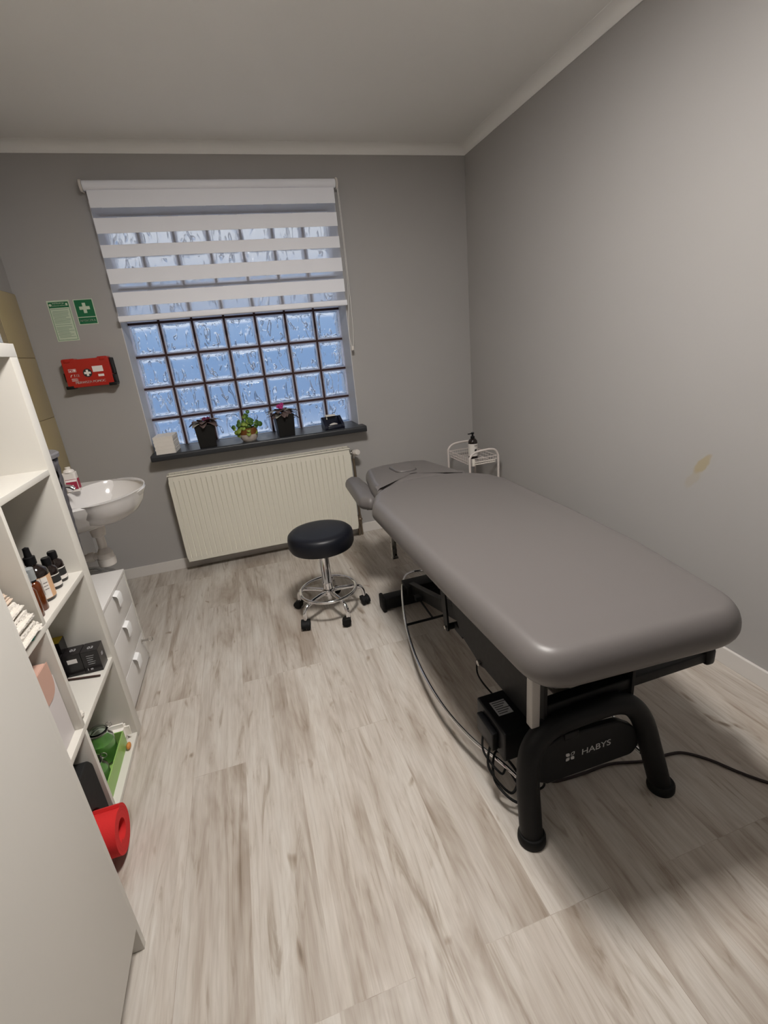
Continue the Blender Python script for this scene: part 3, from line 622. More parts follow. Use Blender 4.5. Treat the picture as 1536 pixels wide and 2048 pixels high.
m=MB(); m.tube([(C0,-1.55,.235),(C0,-1.95,.262)],.014,14); m.tube([(C0,-1.93,.262),(C0,-2.38,.30)],.024,16); obj('actuator',m,'lgrey',tb)
m=MB(); m.box(-1.140,-.67,-1.185,-1.120,.012,.078,bev=.006); bb=obj('base_beam',m,'black',tb)
for x in (-1.158,-.672):
    m=MB(); m.box(x,x+.022,-1.192,-1.113,.0,.086,bev=.009); obj('end_cap',m,'rubber',bb)
m=MB(); m.box(C0-.115,C0+.115,-1.20,-1.105,.0785,.125,bev=.004); obj('arm_mount',m,'black',bb)
for s in (-1,1):
    P=[(-.898,-.993),(-.961,-1.015),(-1.018,-1.117),(-1.071,-1.268),(-1.132,-1.491),(-1.173,-1.719),(-1.188,-1.921),(-1.181,-2.086),(-1.155,-2.224),(-1.12,-2.32),(-1.10,-2.40),(-1.10,-2.452)]
    P=[((x if s<0 else 2*C0-x+(0)),y,.1) for x,y in P]
    m=MB(); m.tube(catmull(P,8),.0065,12); obj('foot_switch_rail',m,'chrome',tb)
m=MB(); m.tube([(C0-.226,-1.491,.1),(C0+.226,-1.491,.1)],.006,10); m.tube([(C0-.09,-1.48,.1),(C0-.105,-1.36,.135)],.005,8); m.box(C0-.125,C0-.100,-1.37,-1.34,.13,.155); obj('rail_crossbar',m,'black',tb)
# control box
m=MB(); m.box(-1.135,-.985,-2.375,-2.205,.155,.258,bev=.006); cb=obj('control_box',m,'blackp',tb)
m=MB(); m.box(-1.155,-1.1355,-2.34,-2.24,.17,.235,bev=.004); obj('plug_block',m,'blackp',cb)
m=MB(); m.box(-1.112,-1.062,-2.305,-2.245,.2583,.2590); obj('rating_sticker',m,mat('grey_sticker',(.34,.34,.35),.5),cb)
m=MB()
for k in range(6): m.box(-1.107,-1.078+.008*(k%3),-2.299+k*.009,-2.296+k*.009,.2591,.2593)
obj('rating_print',m,'ink',cb)
m=MB(); m.tube(catmull([(-1.13,-2.30,.19),(-1.17,-2.34,.12),(-1.13,-2.40,.06),(-1.09,-2.37,.09),(-1.12,-2.30,.12),(-1.16,-2.36,.08),(-1.12,-2.43,.05),(-1.04,-2.40,.06),(-1.06,-2.33,.13)],8),.004,8)
m.tube(catmull([(-1.14,-2.26,.19),(-1.165,-2.30,.14),(-1.14,-2.36,.10),(-1.10,-2.33,.07),(-1.08,-2.38,.04),(-1.03,-2.42,.07),(-1.02,-2.36,.15)],8),.0035,8); obj('coiled_cable',m,'rubber',cb)
m=MB(); m.tube(catmull([(-1.05,-2.05,.275),(-1.07,-2.09,.24),(-1.05,-2.15,.20),(-1.03,-2.20,.20)],8),.003,8); obj('loose_cable',m,'rubber',cb)
m=MB(); m.tube(catmull([(-1.02,-2.37,.17),(-1.0,-2.38,.06),(-.96,-2.375,.006),(-.862,-2.383,.005),(-.759,-2.386,.005),(-.651,-2.417,.005),(-.56,-2.425,.005),(-.513,-2.44,.005),(-.466,-2.488,.005),(-.426,-2.555,.005),(-.385,-2.609,.005),(-.30,-2.70,.005),(-.12,-2.80,.005),(-.05,-2.83,.005)],8),.0045,10); obj('power_cord',m,mat('dark_brown_cord',(.020,.010,.010),.5),tb)

# ------------------------------------------------------------------ stool
sx,sy=-1.412,-1.040
st=thing('rolling_stool','black round swivel stool with chrome foot ring on castors','stool',(sx,sy,0))
m=MB(); m.lathe([(0,.382),(.140,.382),(.160,.390),(.169,.408),(.170,.446),(.166,.466),(.153,.478),(.125,.483),(0,.485)],(0,0,0),56); obj('seat',m,'seat',st,local=True)
m=MB(); m.lathe([(0,.36),(.032,.36),(.040,.3815),(0,.3815)],(0,0,0),24); obj('seat_mount',m,'black',st,local=True)
m=MB(); m.lathe([(0,.145),(.027,.145),(.027,.175),(.0285,.178),(.0285,.184),(.0255,.188),(.0255,.359),(0,.359)],(0,0,0),28); m.lathe([(0,.075),(.013,.078),(.016,.10),(.016,.145),(0,.145)],(0,0,0),20); obj('gas_lift_column',m,'chrome',st,local=True)
m=MB(); RR=.148; m.tube([(RR*math.cos(2*PI*k/56),RR*math.sin(2*PI*k/56),.138) for k in range(56)],.0085,12,closed=True); obj('foot_ring',m,'chrome',st,local=True)
m=MB(); m.lathe([(0,.108),(.030,.108),(.034,.114),(.034,.136),(.030,.142),(0,.142)],(0,0,0),28); obj('hub',m,'chrome',st,local=True)
a0=R(-72)
for k in range(5):
    a=a0+2*PI*k/5; c,s=math.cos(a),math.sin(a)
    P=[(.028,.128),(.10,.126),(.145,.120),(.172,.108),(.186,.085),(.189,.052)]
    m=MB(); m.tube(catmull([(r*c,r*s,z) for r,z in P],6),.0110,14); obj('leg',m,'chrome',st,local=True)
    m=MB(); T=Matrix.Translation((.189*c,.189*s,0))@Matrix.Rotation(a+1.1+k*.7,4,'Z')
    for q in (-1,1): m.lathe([(0,-.0085),(.019,-.0085),(.0225,-.004),(.0225,.004),(.019,.0085),(0,.0085)],(0,0,0),24,T=T@Matrix.Translation((-.012,q*.012,.0225))@Matrix.Rotation(PI/2,4,'X'))
    hood=[(-.034,.018),(-.031,.034),(-.020,.045),(-.004,.050),(.012,.050),(.012,.030),(.006,.022)]
    m.prism(hood,-.024,.024,'y',T=T,smooth=False); obj('castor',m,'rubber',st,local=True,bev=.003)

# ------------------------------------------------------------------ trolley + bottle
tr=thing('wire_trolley','white tubular metal trolley with wire basket in the back corner','trolley',(-.175,-.325,0))
X0,X1,Y0,Y1=-.283,-.068,-.50,-.155; TZ=.612
for y in (Y0,Y1):
    P=[(X0,y,.05),(X0,y,.3),(X0,y,TZ-.075),(X0+.006,y,TZ-.035),(X0+.035,y,TZ-.010),(X0+.075,y,TZ-.002),(X1-.06,y,TZ),(X1-.022,y,TZ-.012),(X1-.003,y,TZ-.045),(X1,y,TZ-.08),(X1,y,.3),(X1,y,.05)]
    m=MB(); m.tube(catmull(P,6),.0075,12); obj('end_frame',m,'lgwire',tr)
for z0,z1 in ((.515,.560),(.30,.345),(.085,.13)):
    m=MB(); a,b,c,d=X0+.008,X1-.008,Y0+.006,Y1-.006
    def loop(i,z): return [(a+i,c+i,z),(b-i,c+i,z),(b-i,d-i,z),(a+i,d-i,z)]
    m.tube(loop(0,z1),.0026,8,closed=True); m.tube(loop(0,(z0+z1)/2),.0018,6,closed=True); m.tube(loop(.006,z0),.0022,8,closed=True)
    for k in range(10): y=c+.01+(d-c-.02)*k/9; m.tube([(a,y,z1),(a+.006,y,z0),(b-.006,y,z0),(b,y,z1)],.0012,6)
    for k in range(11): x=a+.01+(b-a-.02)*k/10; m.tube([(x,c,z1),(x,c+.006,z0),(x,d-.006,z0),(x,d,z1)],.0012,6)
    obj('wire_basket',m,'lgwire',tr)
m=MB(); m.box(X0+.018,X0+.036,Y0-.006,Y0+.002,.513,.560,bev=.002); m.tube([(X0+.036,Y0-.004,.522),(X1-.03,Y0-.004,.524),(X1-.028,Y0-.004,.536),(X0+.036,Y0-.004,.538)],.0025,8); obj('handle_clip',m,'cardw',tr)
for x in (X0,X1):
    for y in (Y0,Y1): m=MB(); m.lathe([(0,-.008),(.020,-.008),(.024,-.004),(.024,.004),(.020,.008),(0,.008)],(x,y,.024),20,axis='x'); m.tube([(x,y,.03),(x,y,.055)],.006,8); obj('castor',m,'rubber',tr)
def pump_bottle(name,label,x,y,z,r,h,mb_,ml,mp,ink=True,rz=0,group=None):
    t=thing(name,label,'bottle',(x,y,z),group,rz)
    m=MB(); m.lathe([(0,0),(r*.93,0),(r,.005),(r,h*.62),(r*.93,h*.70),(r*.6,h*.77),(r*.38,h*.79),(r*.38,h*.83),(0,h*.83)],(0,0,0),28); obj('bottle_body',m,mb_,t,local=True)
    m=MB(); m.lathe([(r*1.012,h*.14),(r*1.012,h*.60)],(0,0,0),28); m.f=[f for f in m.f if len(f)==4]; m.m=m.m[:len(m.f)]; m.sm=m.sm[:len(m.f)]; lb=obj('label',m,ml,t,local=True)
    m=MB(); m.lathe([(0,h*.79),(r*.46,h*.79),(r*.46,h*.86),(r*.2,h*.87),(r*.2,h*.94),(r*.34,h*.945),(r*.34,h),(0,h)],(0,0,0),16); m.box(-r*1.15,0,-r*.16,r*.16,h*.955,h*.985); obj('pump_head',m,mp,t,local=True,bev=.0008)
    if ink:
        m=MB()
        for (dx,dz,s1,s2) in ((-.18,.36,.14,.035),(.05,.37,.12,.04),(-.05,.34,.2,.02)): m.box(r*(dx-s1),r*(dx+s1),-r*1.05,-r*1.0,h*(dz-s2),h*(dz+s2))
        for k in range(2): m.box(-r*.35,r*.3,-r*1.03,-r*1.0,h*(.535-.02*k),h*(.545-.02*k))
        obj('label_print',m,'ink',lb,local=True)
    return t
pump_bottle('pump_bottle','dark pump bottle with white label standing in the white wire trolley',-.170,-.330,.5165,.033,.190,'dark','labelw','blackp',rz=R(10))
wp=MB(); wp.prism([(0,0),(.045,0),(.02,.030)],-.04,.05,'y',T=Matrix.Translation((-.125,-.43,.3035)),mi=0)
tag(obj('folded_paper',wp,'paper',loc=(-.10,-.43,.3035)),'folded white paper on the middle tier of the wire trolley','paper')

# ------------------------------------------------------------------ basin
bs=thing('wash_basin','white oval ceramic wash basin on the left wall','wash basin',(-2.7,-1.0,.84))
BY=-1.0; Zr=.842
def bring(f,z,back=XL):
    # outline in plan: straight back at wall, elliptical front. f scales the bowl
    pts=[]
    for k in range(33):
        a=-PI/2+PI*k/32; pts.append((-2.50+.335*f*math.cos(a)**.85 if math.cos(a)>0 else -2.50,BY+.272*f*math.sin(a),z))
    return pts
def basin_outer(fx,fy,z,xb):
    pts=[(xb,BY-.20*fy,z)]
    for k in range(33):
        a=-PI/2+PI*k/32; pts.append((-2.52+(.355*fx if True else 0)*max(math.cos(a),0)**.9,BY+.272*fy*math.sin(a),z))
    pts.append((xb,BY+.20*fy,z)); return pts
rings=[basin_outer(.30,.28,.690,-2.62),basin_outer(.48,.44,.698,-2.66),basin_outer(.72,.68,.728,-2.70),basin_outer(.88,.87,.772,XL+.013),basin_outer(.975,.975,.815,XL+.013),basin_outer(1,1,.836,XL+.013),basin_outer(.985,.985,.845,XL+.013)]
n=len(rings[0]); vs=[p for r_ in rings for p in r_]; fs=[tuple(range(n))[::-1]]
for j in range(len(rings)-1):
    for k in range(n): fs.append((j*n+k,j*n+(k+1)%n,(j+1)*n+(k+1)%n,(j+1)*n+k))
# bowl
def bowl(f,z): 
    c=(-2.335,BY); return [(c[0]+( .145*f)*math.cos(2*PI*k/n)*(1.0),c[1]+(.235*f)*math.sin(2*PI*k/n),z) for k in range(n)]
def angsort(r_): return r_
# bridge: project rim ring to inner ellipse by angle around the bowl centre
c=Vector((-2.335,BY)); top=rings[-1]
inner=[]
for lvl,(f,z) in enumerate([(1.0,.844),(.985,.839),(.965,.825),(.90,.785),(.76,.748),(.52,.724),(.25,.715),(.06,.712)]):
    rg=[]
    for p in top:
        a=math.atan2((p[1]-c.y)/.250,(p[0]-c.x)/.166); rg.append((c.x+.166*f*math.cos(a),c.y+.250*f*math.sin(a),z))
    inner.append(rg)
base=len(rings)-1
for r_ in inner: vs+=r_
tot=len(rings)+len(inner)
for j in range(base,tot-1):
    for k in range(n): fs.append((j*n+k,j*n+(k+1)%n,(j+1)*n+(k+1)%n,(j+1)*n+k))
fs.append(tuple(range((tot-1)*n,tot*n)))
m=MB(); m.add(vs,fs,0,None,True); obj('basin_bowl',m,'ceramic',bs)
m=MB(); m.ball((-2.483,BY,.797),(.004,.006,.010),0,12); obj('overflow_hole',m,'ink',bs)
m=MB(); m.lathe([(0,.7125),(.022,.7125),(.022,.715),(0,.716)],(-2.335,BY,0),20); obj('drain',m,'chrome',bs)
m=MB(); tx,tyy=-2.585,BY
m.lathe([(0,.845),(.026,.845),(.024,.86),(.021,.91),(.019,.93),(0,.935)],(tx,tyy,0),20); m.tube(catmull([(tx,tyy,.885),(tx+.06,tyy,.893),(tx+.12,tyy,.886),(tx+.14,tyy,.872)],6),.012,12); m.tube([(tx,tyy,.935),(tx+.07,tyy,.955)],.006,8); obj('tap',m,'chrome',bs)
m=MB(); m.lathe([(0,.500),(.036,.500),(.038,.512),(.038,.535),(.034,.538),(.034,.560),(.029,.566),(.022,.580),(.018,.585),(.018,.640),(.028,.645),(.032,.668),(.030,.6895),(0,.6895)],(-2.405,BY,0),28); m.tube([(-2.43,BY,.548),(-2.50,BY,.548),(-2.759,BY,.548)],.017,14); m.tube([(-2.45,BY,.548),(-2.475,BY,.548)],.022,14); obj('bottle_trap',m,'plasticw',bs)
sp=thing('soap_bottle','white soap bottle with crimson label on the wash basin\'s rim','bottle',(-2.475,-.905,.846))
m=MB(); m.prism(round_poly([(-.027,-.02),(.027,-.02),(.027,.02),(-.027,.02)],.012,5),.0,.088,'z'); m.lathe([(.024,.088),(.020,.098),(.013,.102),(0,.102)],(0,0,0),20); obj('bottle_body',m,'plasticw',sp,local=True,bev=.002)
m=MB(); m.box(-.018,.026,-.0213,-.0203,.012,.058); m.box(.0273,.0280,-.014,.014,.012,.058); lb=obj('label',m,'crimson',sp,local=True)
m=MB(); m.box(-.018,.026,-.0216,-.0212,.047,.056); m.box(-.014,.010,-.0216,-.0212,.028,.032); obj('label_print',m,'sticker',lb,local=True)
m=MB(); m.lathe([(0,.102),(.011,.102),(.011,.112),(0,.113)],(0,0,0),16); obj('cap',m,'plasticw',sp,local=True)
s2=thing('soap_dispenser','white pump soap dispenser at the back of the wash basin','bottle',(-2.545,-.935,.846))
m=MB(); m.lathe([(0,0),(.030,0),(.032,.01),(.032,.10),(.022,.115),(.012,.12),(0,.12)],(0,0,0),24); obj('bottle_body',m,'plasticw',s2,local=True)
m=MB(); m.lathe([(0,.12),(.012,.12),(.012,.134),(.005,.136),(.005,.156),(0,.156)],(0,0,0),14); m.tube(catmull([(-.01,0,.158),(.01,0,.163),(.035,0,.158),(.042,0,.150)],5),.006,8); obj('pump_head',m,'plasticw',s2,local=True)
cj=thing('plastic_canister','clear plastic canister on the floor under the wash basin','canister',(-2.52,-.86,0))
m=MB(); m.lathe([(0,0),(.10,0),(.105,.02),(.105,.36),(.09,.40),(.05,.428),(0,.434)],(0,0,0),32); obj('canister_body',m,'clear',cj,local=True)
m=MB(); m.tube(catmull([(-.04,-.02,.432),(-.02,-.03,.452),(.02,-.03,.452),(.04,-.02,.430)],6),.007,8); obj('canister_handle',m,'clear',cj,local=True)

# ------------------------------------------------------------------ dresser
dr=thing('drawer_unit','low white three-drawer unit beside the open shelf','drawer unit',(-2.54,-1.28,0))
DX,DY0,DY1,DZ=-2.33,-1.505,-1.075,.490
m=MB(); m.box(-2.735,DX-.018,DY0,DY0+.016,.02,DZ-.016); m.box(-2.735,DX-.018,DY1-.016,DY1,.02,DZ-.016); m.box(-2.735,DX-.018,DY0+.016,DY1-.016,.035,.051); m.box(-2.735,-2.725,DY0+.016,DY1-.016,.051,DZ-.016); obj('carcass',m,'drawer',dr,bev=.001)
m=MB(); m.box(-2.74,DX+.002,DY0-.002,DY1+.002,DZ-.016,DZ,bev=.0015); obj('top_panel',m,'drawer',dr)
m=MB(); m.box(DX-.018,DX+.001,DY1-.013,DY1,.02,DZ-.017); obj('lock_rail',m,'warmwhite',dr)
for (a,b) in ((.327,.472),(.163,.324),(.020,.160)):
    m=MB(); m.box(DX-.0175,DX,DY0,DY1-.016,a,b,bev=.001); d=obj('drawer',m,'drawer',dr)
    m=MB(); yc=(DY0+DY1)/2-.0; w=.029
    pr=[(DX+.0005,b+.001),(DX+.003,b+.001),(DX+.016,b-.004),(DX+.020,b-.014),(DX+.018,b-.052),(DX+.0165,b-.053),(DX+.0175,b-.014),(DX+.014,b-.006),(DX+.003,b-.0015),(DX+.0005,b-.002)]
    T=Matrix.Identity(4); m.prism(pr,yc-w,yc+w,'y'); obj('handle',m,'handle',d,bev=.0015)
m=MB(); ky,kz=DY1-.062,.140
m.lathe([(0,DX+.0002),(.006,DX+.0002),(.006,DX+.006),(0,DX+.006)],(0,ky,kz),16,axis='x'); m.box(DX+.006,DX+.030,ky-.0015,ky+.0015,kz-.004,kz+.004)
m.tube([(DX+.040+.011*math.cos(2*PI*k/16),ky+.002*math.sin(4*PI*k/16),kz+.011*math.sin(2*PI*k/16)) for k in range(16)],.0018,6,closed=True); obj('key',m,'steel',dr)
for x in (-2.70,-2.38):
    for y in (DY0+.03,DY1-.03):
        m=MB(); m.lathe([(0,0),(.012,0),(.012,.0349),(0,.0349)],(x,y,0),12); obj('foot',m,'rubber',dr)
# wicker basket on the dresser
wb=thing('wicker_basket','tall grey woven basket with lid on the drawer unit','basket',(-2.456,-1.415,DZ))
m=MB(); nR=30; nC=48
def rad(t): return .088+.027*t
Hb=.58
vs=[];fs=[]
for j in range(nR+1):
    z=.003+Hb*j/nR
    for k in range(nC):
        a=2*PI*k/nC; ph=(j+ (k//2)*1.0)%2; r_=rad(j/nR)+.0028*(1 if ((k//2+j)%2) else -1)
        vs.append((r_*math.cos(a),r_*math.sin(a),z))
for j in range(nR):
    for k in range(nC):
        a=2*PI*(k+.5)/nC
        if 24<=j<=27 and (math.cos(a-R(-38))>.80 or math.cos(a-R(142))>.80): continue
        k2=(k+1)%nC; fs.append((j*nC+k,j*nC+k2,(j+1)*nC+k2,(j+1)*nC+k))
fs.append(tuple(range(nC))[::-1]); m.add(vs,fs); o=obj('woven_body',m,'wicker',wb,local=True); solid(o,.005)
m=MB()
for z in (.495,.517,.538): 
    pts=[(.110*math.cos(R(-38)+t*.6),.110*math.sin(R(-38)+t*.6),z) for t in (-1,-.5,0,.5,1)]; m.tube(pts,.0018,6)
obj('handle_wires',m,'plasticw',wb,local=True)
m=MB(); m.lathe([(0,.584),(.112,.584),(.130,.590),(.131,.602),(.126,.607),(.06,.612),(0,.613)],(0,0,0),40); ld=obj('lid',m,'wickerl',wb,local=True)
m=MB(); m.box(-.035,.035,-.006,.006,.6125,.616,bev=.001); obj('lid_slot',m,'ink',ld,local=True)

# ------------------------------------------------------------------ open shelf unit
SX=-2.295; SB=-2.685; ya,yb=-2.372,-1.562; TH=.040; Z1=1.45
sh=thing('cube_shelf','tall white open shelf with two columns of square compartments','shelf',(-2.49,-1.97,0))
m=MB(); m.box(SB,SX,ya,yb,Z1-.038,Z1,bev=.001); obj('top_board',m,'warmwhite',sh)
m=MB(); m.box(SB,SX-.0005,yb-.052,yb,0,Z1-.0382,bev=.001); obj('side_panel',m,'warmwhite',sh)
m=MB(); m.box(SB,SX-.0005,ya,ya+.038,0,Z1-.0382,bev=.001); obj('side_panel',m,'warmwhite',sh)
yi0,yi1=ya+.0382,yb-.0522; yd=-1.974
m=MB(); m.box(SB,SX-.002,yi0,yi1,0,.019,bev=.001); obj('bottom_board',m,'warmwhite',sh)
LV=[(.350,.368),(.701,.719),(1.056,1.074)]
for a,b in LV:
    m=MB(); m.box(SB,SX-.001,yi0,yi1,a,b,bev=.0008); obj('shelf_board',m,'warmwhite',sh)
zl=[.0192]+[q for ab in LV for q in ab]+[Z1-.0382]
for k in range(4):
    a,b=(zl[0] if k==0 else zl[2*k]),zl[2*k+1]
    m=MB(); m.box(SB,SX-.001,yd-.008,yd+.008,a+.0002,b-.0002,bev=.0008); obj('divider',m,'warmwhite',sh)
# leaflet holder on top
lh=thing('leaflet_holder','clear plastic leaflet holder on top of the open shelf','leaflet holder',(-2.40,-1.61,Z1))
m=MB(); hx=-2.302
m.box(-2.52,hx,-1.640,-1.637,Z1+.001,Z1+.16); m.box(-2.52,hx,-1.612,-1.609,Z1+.001,Z1+.20); m.box(hx-.003,hx,-1.637,-1.612,Z1+.001,Z1+.16); m.box(-2.52,hx,-1.637,-1.612,Z1+.0008,Z1+.004); obj('holder',m,'clear',lh)
m=MB(); m.box(-2.515,hx-.009,-1.630,-1.618,Z1+.005,Z1+.185); obj('leaflets',m,'leaflet',lh)

# bottles on the upper-middle shelf
SH=.7195
def lbottle(name,label,x,y,z,prof,mbody,lab=None,cap=None,mcap='blackp',group=None,rz=0,printed=None):
    t=thing(name,label,'bottle',(x,y,z),group,rz)
    m=MB(); m.lathe(prof,(0,0,0),28); obj('bottle_body',m,mbody,t,local=True)
    if cap: m=MB(); m.lathe(cap,(0,0,0),20); obj('cap',m,mcap,t,local=True)
    if lab:
        r,z0,z1,ml=lab; m=MB(); m.lathe([(r,z0),(r,z1)],(0,0,0),28); m.f=[f for f in m.f if len(f)==4]; m.m=m.m[:len(m.f)]; m.sm=m.sm[:len(m.f)]; l=obj('label',m,ml,t,local=True)
        if printed: 
            m=MB()
            for (an,zz_,dw,dz) in printed:
                T=Matrix.Rotation(R(an),4,'Z'); m.box(-dw,dw,-(r+.0008),-(r-.0010),z0+zz_-dz,z0+zz_+dz,T=T)
            obj('label_print',m,'ink',l,local=True)
    return t
big=lbottle('dropper_bottle','large brown dropper bottle with peach-coloured label on shelf',-2.352,-1.800,SH,[(0,0),(.032,0),(.034,.004),(.034,.088),(.031,.098),(.018,.110),(.013,.114),(.013,.122),(0,.122)],'dark',(.0345,.010,.080,'labelo'),[(0,.118),(.0155,.118),(.0155,.140),(.010,.142),(.0085,.160),(.0085,.168),(0,.172)],printed=[(35,.045,.0003,.03),(50,.04,.006,.0006),(50,.03,.006,.0006),(50,.05,.006,.0006),(15,.055,.003,.003),(18,.035,.004,.004)])
m=MB(); m.lathe([(.0349,.012),(.0349,.078)],(0,0,0),28)
keep=[(f,i) for i,f in enumerate(m.f) if len(f)==4 and 21<=f[0]%28<=25]; m.f=[k[0] for k in keep]; m.m=[0]*len(keep); m.sm=[True]*len(keep); obj('text_panel',m,'labelw',big,local=True)
lbottle('dropper_bottle','tall dark dropper bottle behind the peach-labelled bottle',-2.425,-1.765,SH,[(0,0),(.033,0),(.035,.004),(.035,.10),(.030,.112),(.014,.122),(.014,.130),(0,.13)],'dark',None,[(0,.128),(.0165,.128),(.0165,.150),(.009,.153),(.0075,.172),(.006,.185),(0,.188)])
for (x,y,lab) in ((-2.345,-1.722,'short black bottle with white label, nearest to the peach-labelled bottle'),(-2.345,-1.668,'short black bottle with white label nearest to the shelf side panel')):
    lbottle('oil_bottle',lab,x,y,SH,[(0,0),(.020,0),(.0215,.003),(.0215,.062),(.019,.070),(.011,.077),(.010,.082),(0,.082)],'dark',(.0218,.008,.050,'ink'),[(0,.080),(.0125,.080),(.0130,.083),(.0130,.100),(.0115,.104),(0,.104)],group='small black bottles',rz=R(20),printed=None)
for o in [o for o in COL.objects if o.name.startswith('oil_bottle')]:
    m=MB()
    for (z0,z1) in ((.010,.022),(.046,.049)):
        m.lathe([(.0221,z0),(.0221,z1)],(0,0,0),28)
    keep=[f for f in m.f if len(f)==4 and 16<=f[0]%28<=26]; m.f=keep; m.m=[0]*len(keep); m.sm=[True]*len(keep); obj('label_band',m,'labelw',o,local=True)
for (x,y,lab) in ((-2.330,-1.918,'amber spray bottle with clear cap, nearest the compartment divider'),(-2.334,-1.872,'amber spray bottle with clear cap, just behind its twin')):
    lbottle('spray_bottle',lab,x,y,SH,[(0,0),(.0165,0),(.018,.003),(.018,.078),(.014,.086),(.009,.090),(0,.092)],'amber',None,[(0,.090),(.011,.090),(.011,.102),(.0045,.104),(.0045,.122),(0,.123)],'blackp','amber spray bottles on the shelf')
for o in [o for o in COL.objects if o.name.startswith('spray_bottle')]:
    m=MB(); m.lathe([(.0135,.096),(.0135,.130),(.0125,.131),(0,.131)],(0,0,0),20); obj('clear_overcap',m,'capc',o,local=True)

# boxes on the lower-middle shelf
CZ=.3685
def bxo(name,label,x0,x1,y0,y1,h,top='boxb',rz=0,z=CZ,grp='small black cartons on the shelf'):
    t=thing(name,label,'box',((x0+x1)/2,(y0+y1)/2,z),grp,rz); w,d=(x1-x0)/2,(y1-y0)/2
    m=MB(); m.box(-w,w,-d,d,0,h-.0005); obj('carton',m,'boxb',t,local=True,bev=.0008)
    m=MB(); m.box(-w+.0008,w-.0008,-d+.0008,d-.0008,h-.0005,h+.0003); obj('carton_top',m,top,t,local=True)
    return t,w,d,h
t,w,d,h=bxo('carton','black carton with white print standing at the shelf\'s front edge',-2.360,-2.306,-1.690,-1.630,.084)
m=MB(); text(m,'02',.020,(0,-.006,h+.0006),Matrix.Rotation(0,4,'Z')); 
for k in range(5): m.box(-.012,.012-.003*(k%3),-d-.0004,-d,.066-k*.008,.0672-k*.008)
m.box(-.010,-.002,-d-.0004,-d,.012,.018); m.box(-w*.7,-w*.7+.002,-d-.0004,-d,.012,.020)
text(m,'02',.016,(w+.0003,0,.05),Matrix.Rotation(PI/2,4,'Z')@FY)
obj('print',m,'silver',t,local=True)
t,w,d,h=bxo('carton','black carton with a white sticker, left of the front-edge carton',-2.4165,-2.3615,-1.688,-1.630,.084)
m=MB(); text(m,'02',.020,(0,0,h+.0006),Matrix.Identity(4)); obj('print',m,'silver',t,local=True)
m=MB(); m.box(-.016,.014,-d-.0006,-d,.050,.066); obj('sticker',m,'sticker',t,local=True)
t,w,d,h=bxo('carton','black carton with yellow lid, tallest of the cartons at the back',-2.470,-2.4175,-1.668,-1.618,.128,top='yellow')
t,w,d,h=bxo('carton','black carton with small yellow mark, furthest from the shelf\'s front',-2.470,-2.4175,-1.728,-1.6695,.086)
m=MB(); m.box(.000,.020,-d-.0006,-d,.020,.027); obj('yellow_mark',m,'yellow',t,local=True)
m=MB(); m.tube([(-2.44,-1.700,CZ+.004),(-2.309,-1.726,CZ+.004)],.0035,8)
tag(obj('wooden_stick',m,'wood',loc=(-2.37,-1.712,CZ)),'thin dark wooden stick lying in front of the black cartons','stick')
tp=MB(); random.seed(3)
pr=[(-1.962,0),(-1.925,0),(-1.930,.05),(-1.945,.085),(-1.960,.09)]
tp.prism(pr,-2.46,-2.36,'x',T=Matrix.Translation((0,0,CZ))); tp.prism([(-1.962,0),(-1.935,0),(-1.950,.04),(-1.962,.045)],-2.36,-2.318,'x',T=Matrix.Translation((0,0,CZ)))
tag(obj('foil_packet',tp,'teal',loc=(-2.41,-1.95,CZ),bev=.004),'teal packet leaning on the divider beside the black cartons','packet')
m=MB(); m.ball((-2.318,-1.930,CZ+.012),(.014,.018,.012)); m.ball((-2.325,-1.945,CZ+.012),(.013,.014,.010))
tag(obj('cotton_ball',m,'towelw',loc=(-2.32,-1.935,CZ)),'small cream cotton pad on the shelf edge near the divider','cotton pad')

# towels in the near column, upper-middle
tw=thing('folded_towel','folded white terry towel with rolled edge in near shelf compartment','towel',(-2.42,-2.05,SH))
m=MB()
P=[(-2.325,-2.20,SH+.035),(-2.322,-2.10,SH+.034),(-2.325,-2.02,SH+.034),(-2.345,-1.985+.0,SH+.036)]
def puff(m,x0,x1,y0,y1,z0,z1,seed,amp=.006,mi=0):
    random.seed(seed); b=bmesh.new(); bmesh.ops.create_cube(b,size=1,matrix=Matrix.Translation(((x0+x1)/2,(y0+y1)/2,(z0+z1)/2))@Matrix.Diagonal((x1-x0,y1-y0,z1-z0,1)))
    bmesh.ops.bevel(b,geom=b.edges[:],offset=min(z1-z0,x1-x0,y1-y0)*.42,segments=4,affect='EDGES'); bmesh.ops.subdivide_edges(b,edges=[e for e in b.edges if e.calc_length()>.03],cuts=3,use_grid_fill=True)
    for v in b.verts: v.co+=Vector((random.uniform(-amp,amp)*.4,random.uniform(-amp,amp)*.4,random.uniform(-amp,amp)*.25))
    m.bm(b,mi,None,True)
for k,(dz,x1) in enumerate(((0,-2.286),(.032,-2.296),(.062,-2.310))): puff(m,-2.56,x1,-2.32,-1.992,SH+.001+dz,SH+.034+dz,k)
obj('terry_folds',m,'towelw',tw)
tw=thing('folded_cloth','beige ribbed cloth folded on top of the white towel','cloth',(-2.42,-2.05,SH+.095))
m=MB()
for k in range(4): puff(m,-2.55,-2.328-.008*k,-2.31,-2.000-.002*k,SH+.0975+.013*k,SH+.110+.013*k,k+7,.003)
obj('ribbed_folds',m,'towelb',tw)
m=MB(); m.prism([(-2.285,-2.03),(-2.262,-2.025),(-2.258,-2.045),(-2.280,-2.060)],SH+.0005,SH+.012,'z',T=Matrix.Translation((-.036,-.01,0)))
tag(obj('teal_clip',m,'teal',loc=(-2.308,-2.02,SH)),'small teal plastic piece beside the folded white towel','clip')
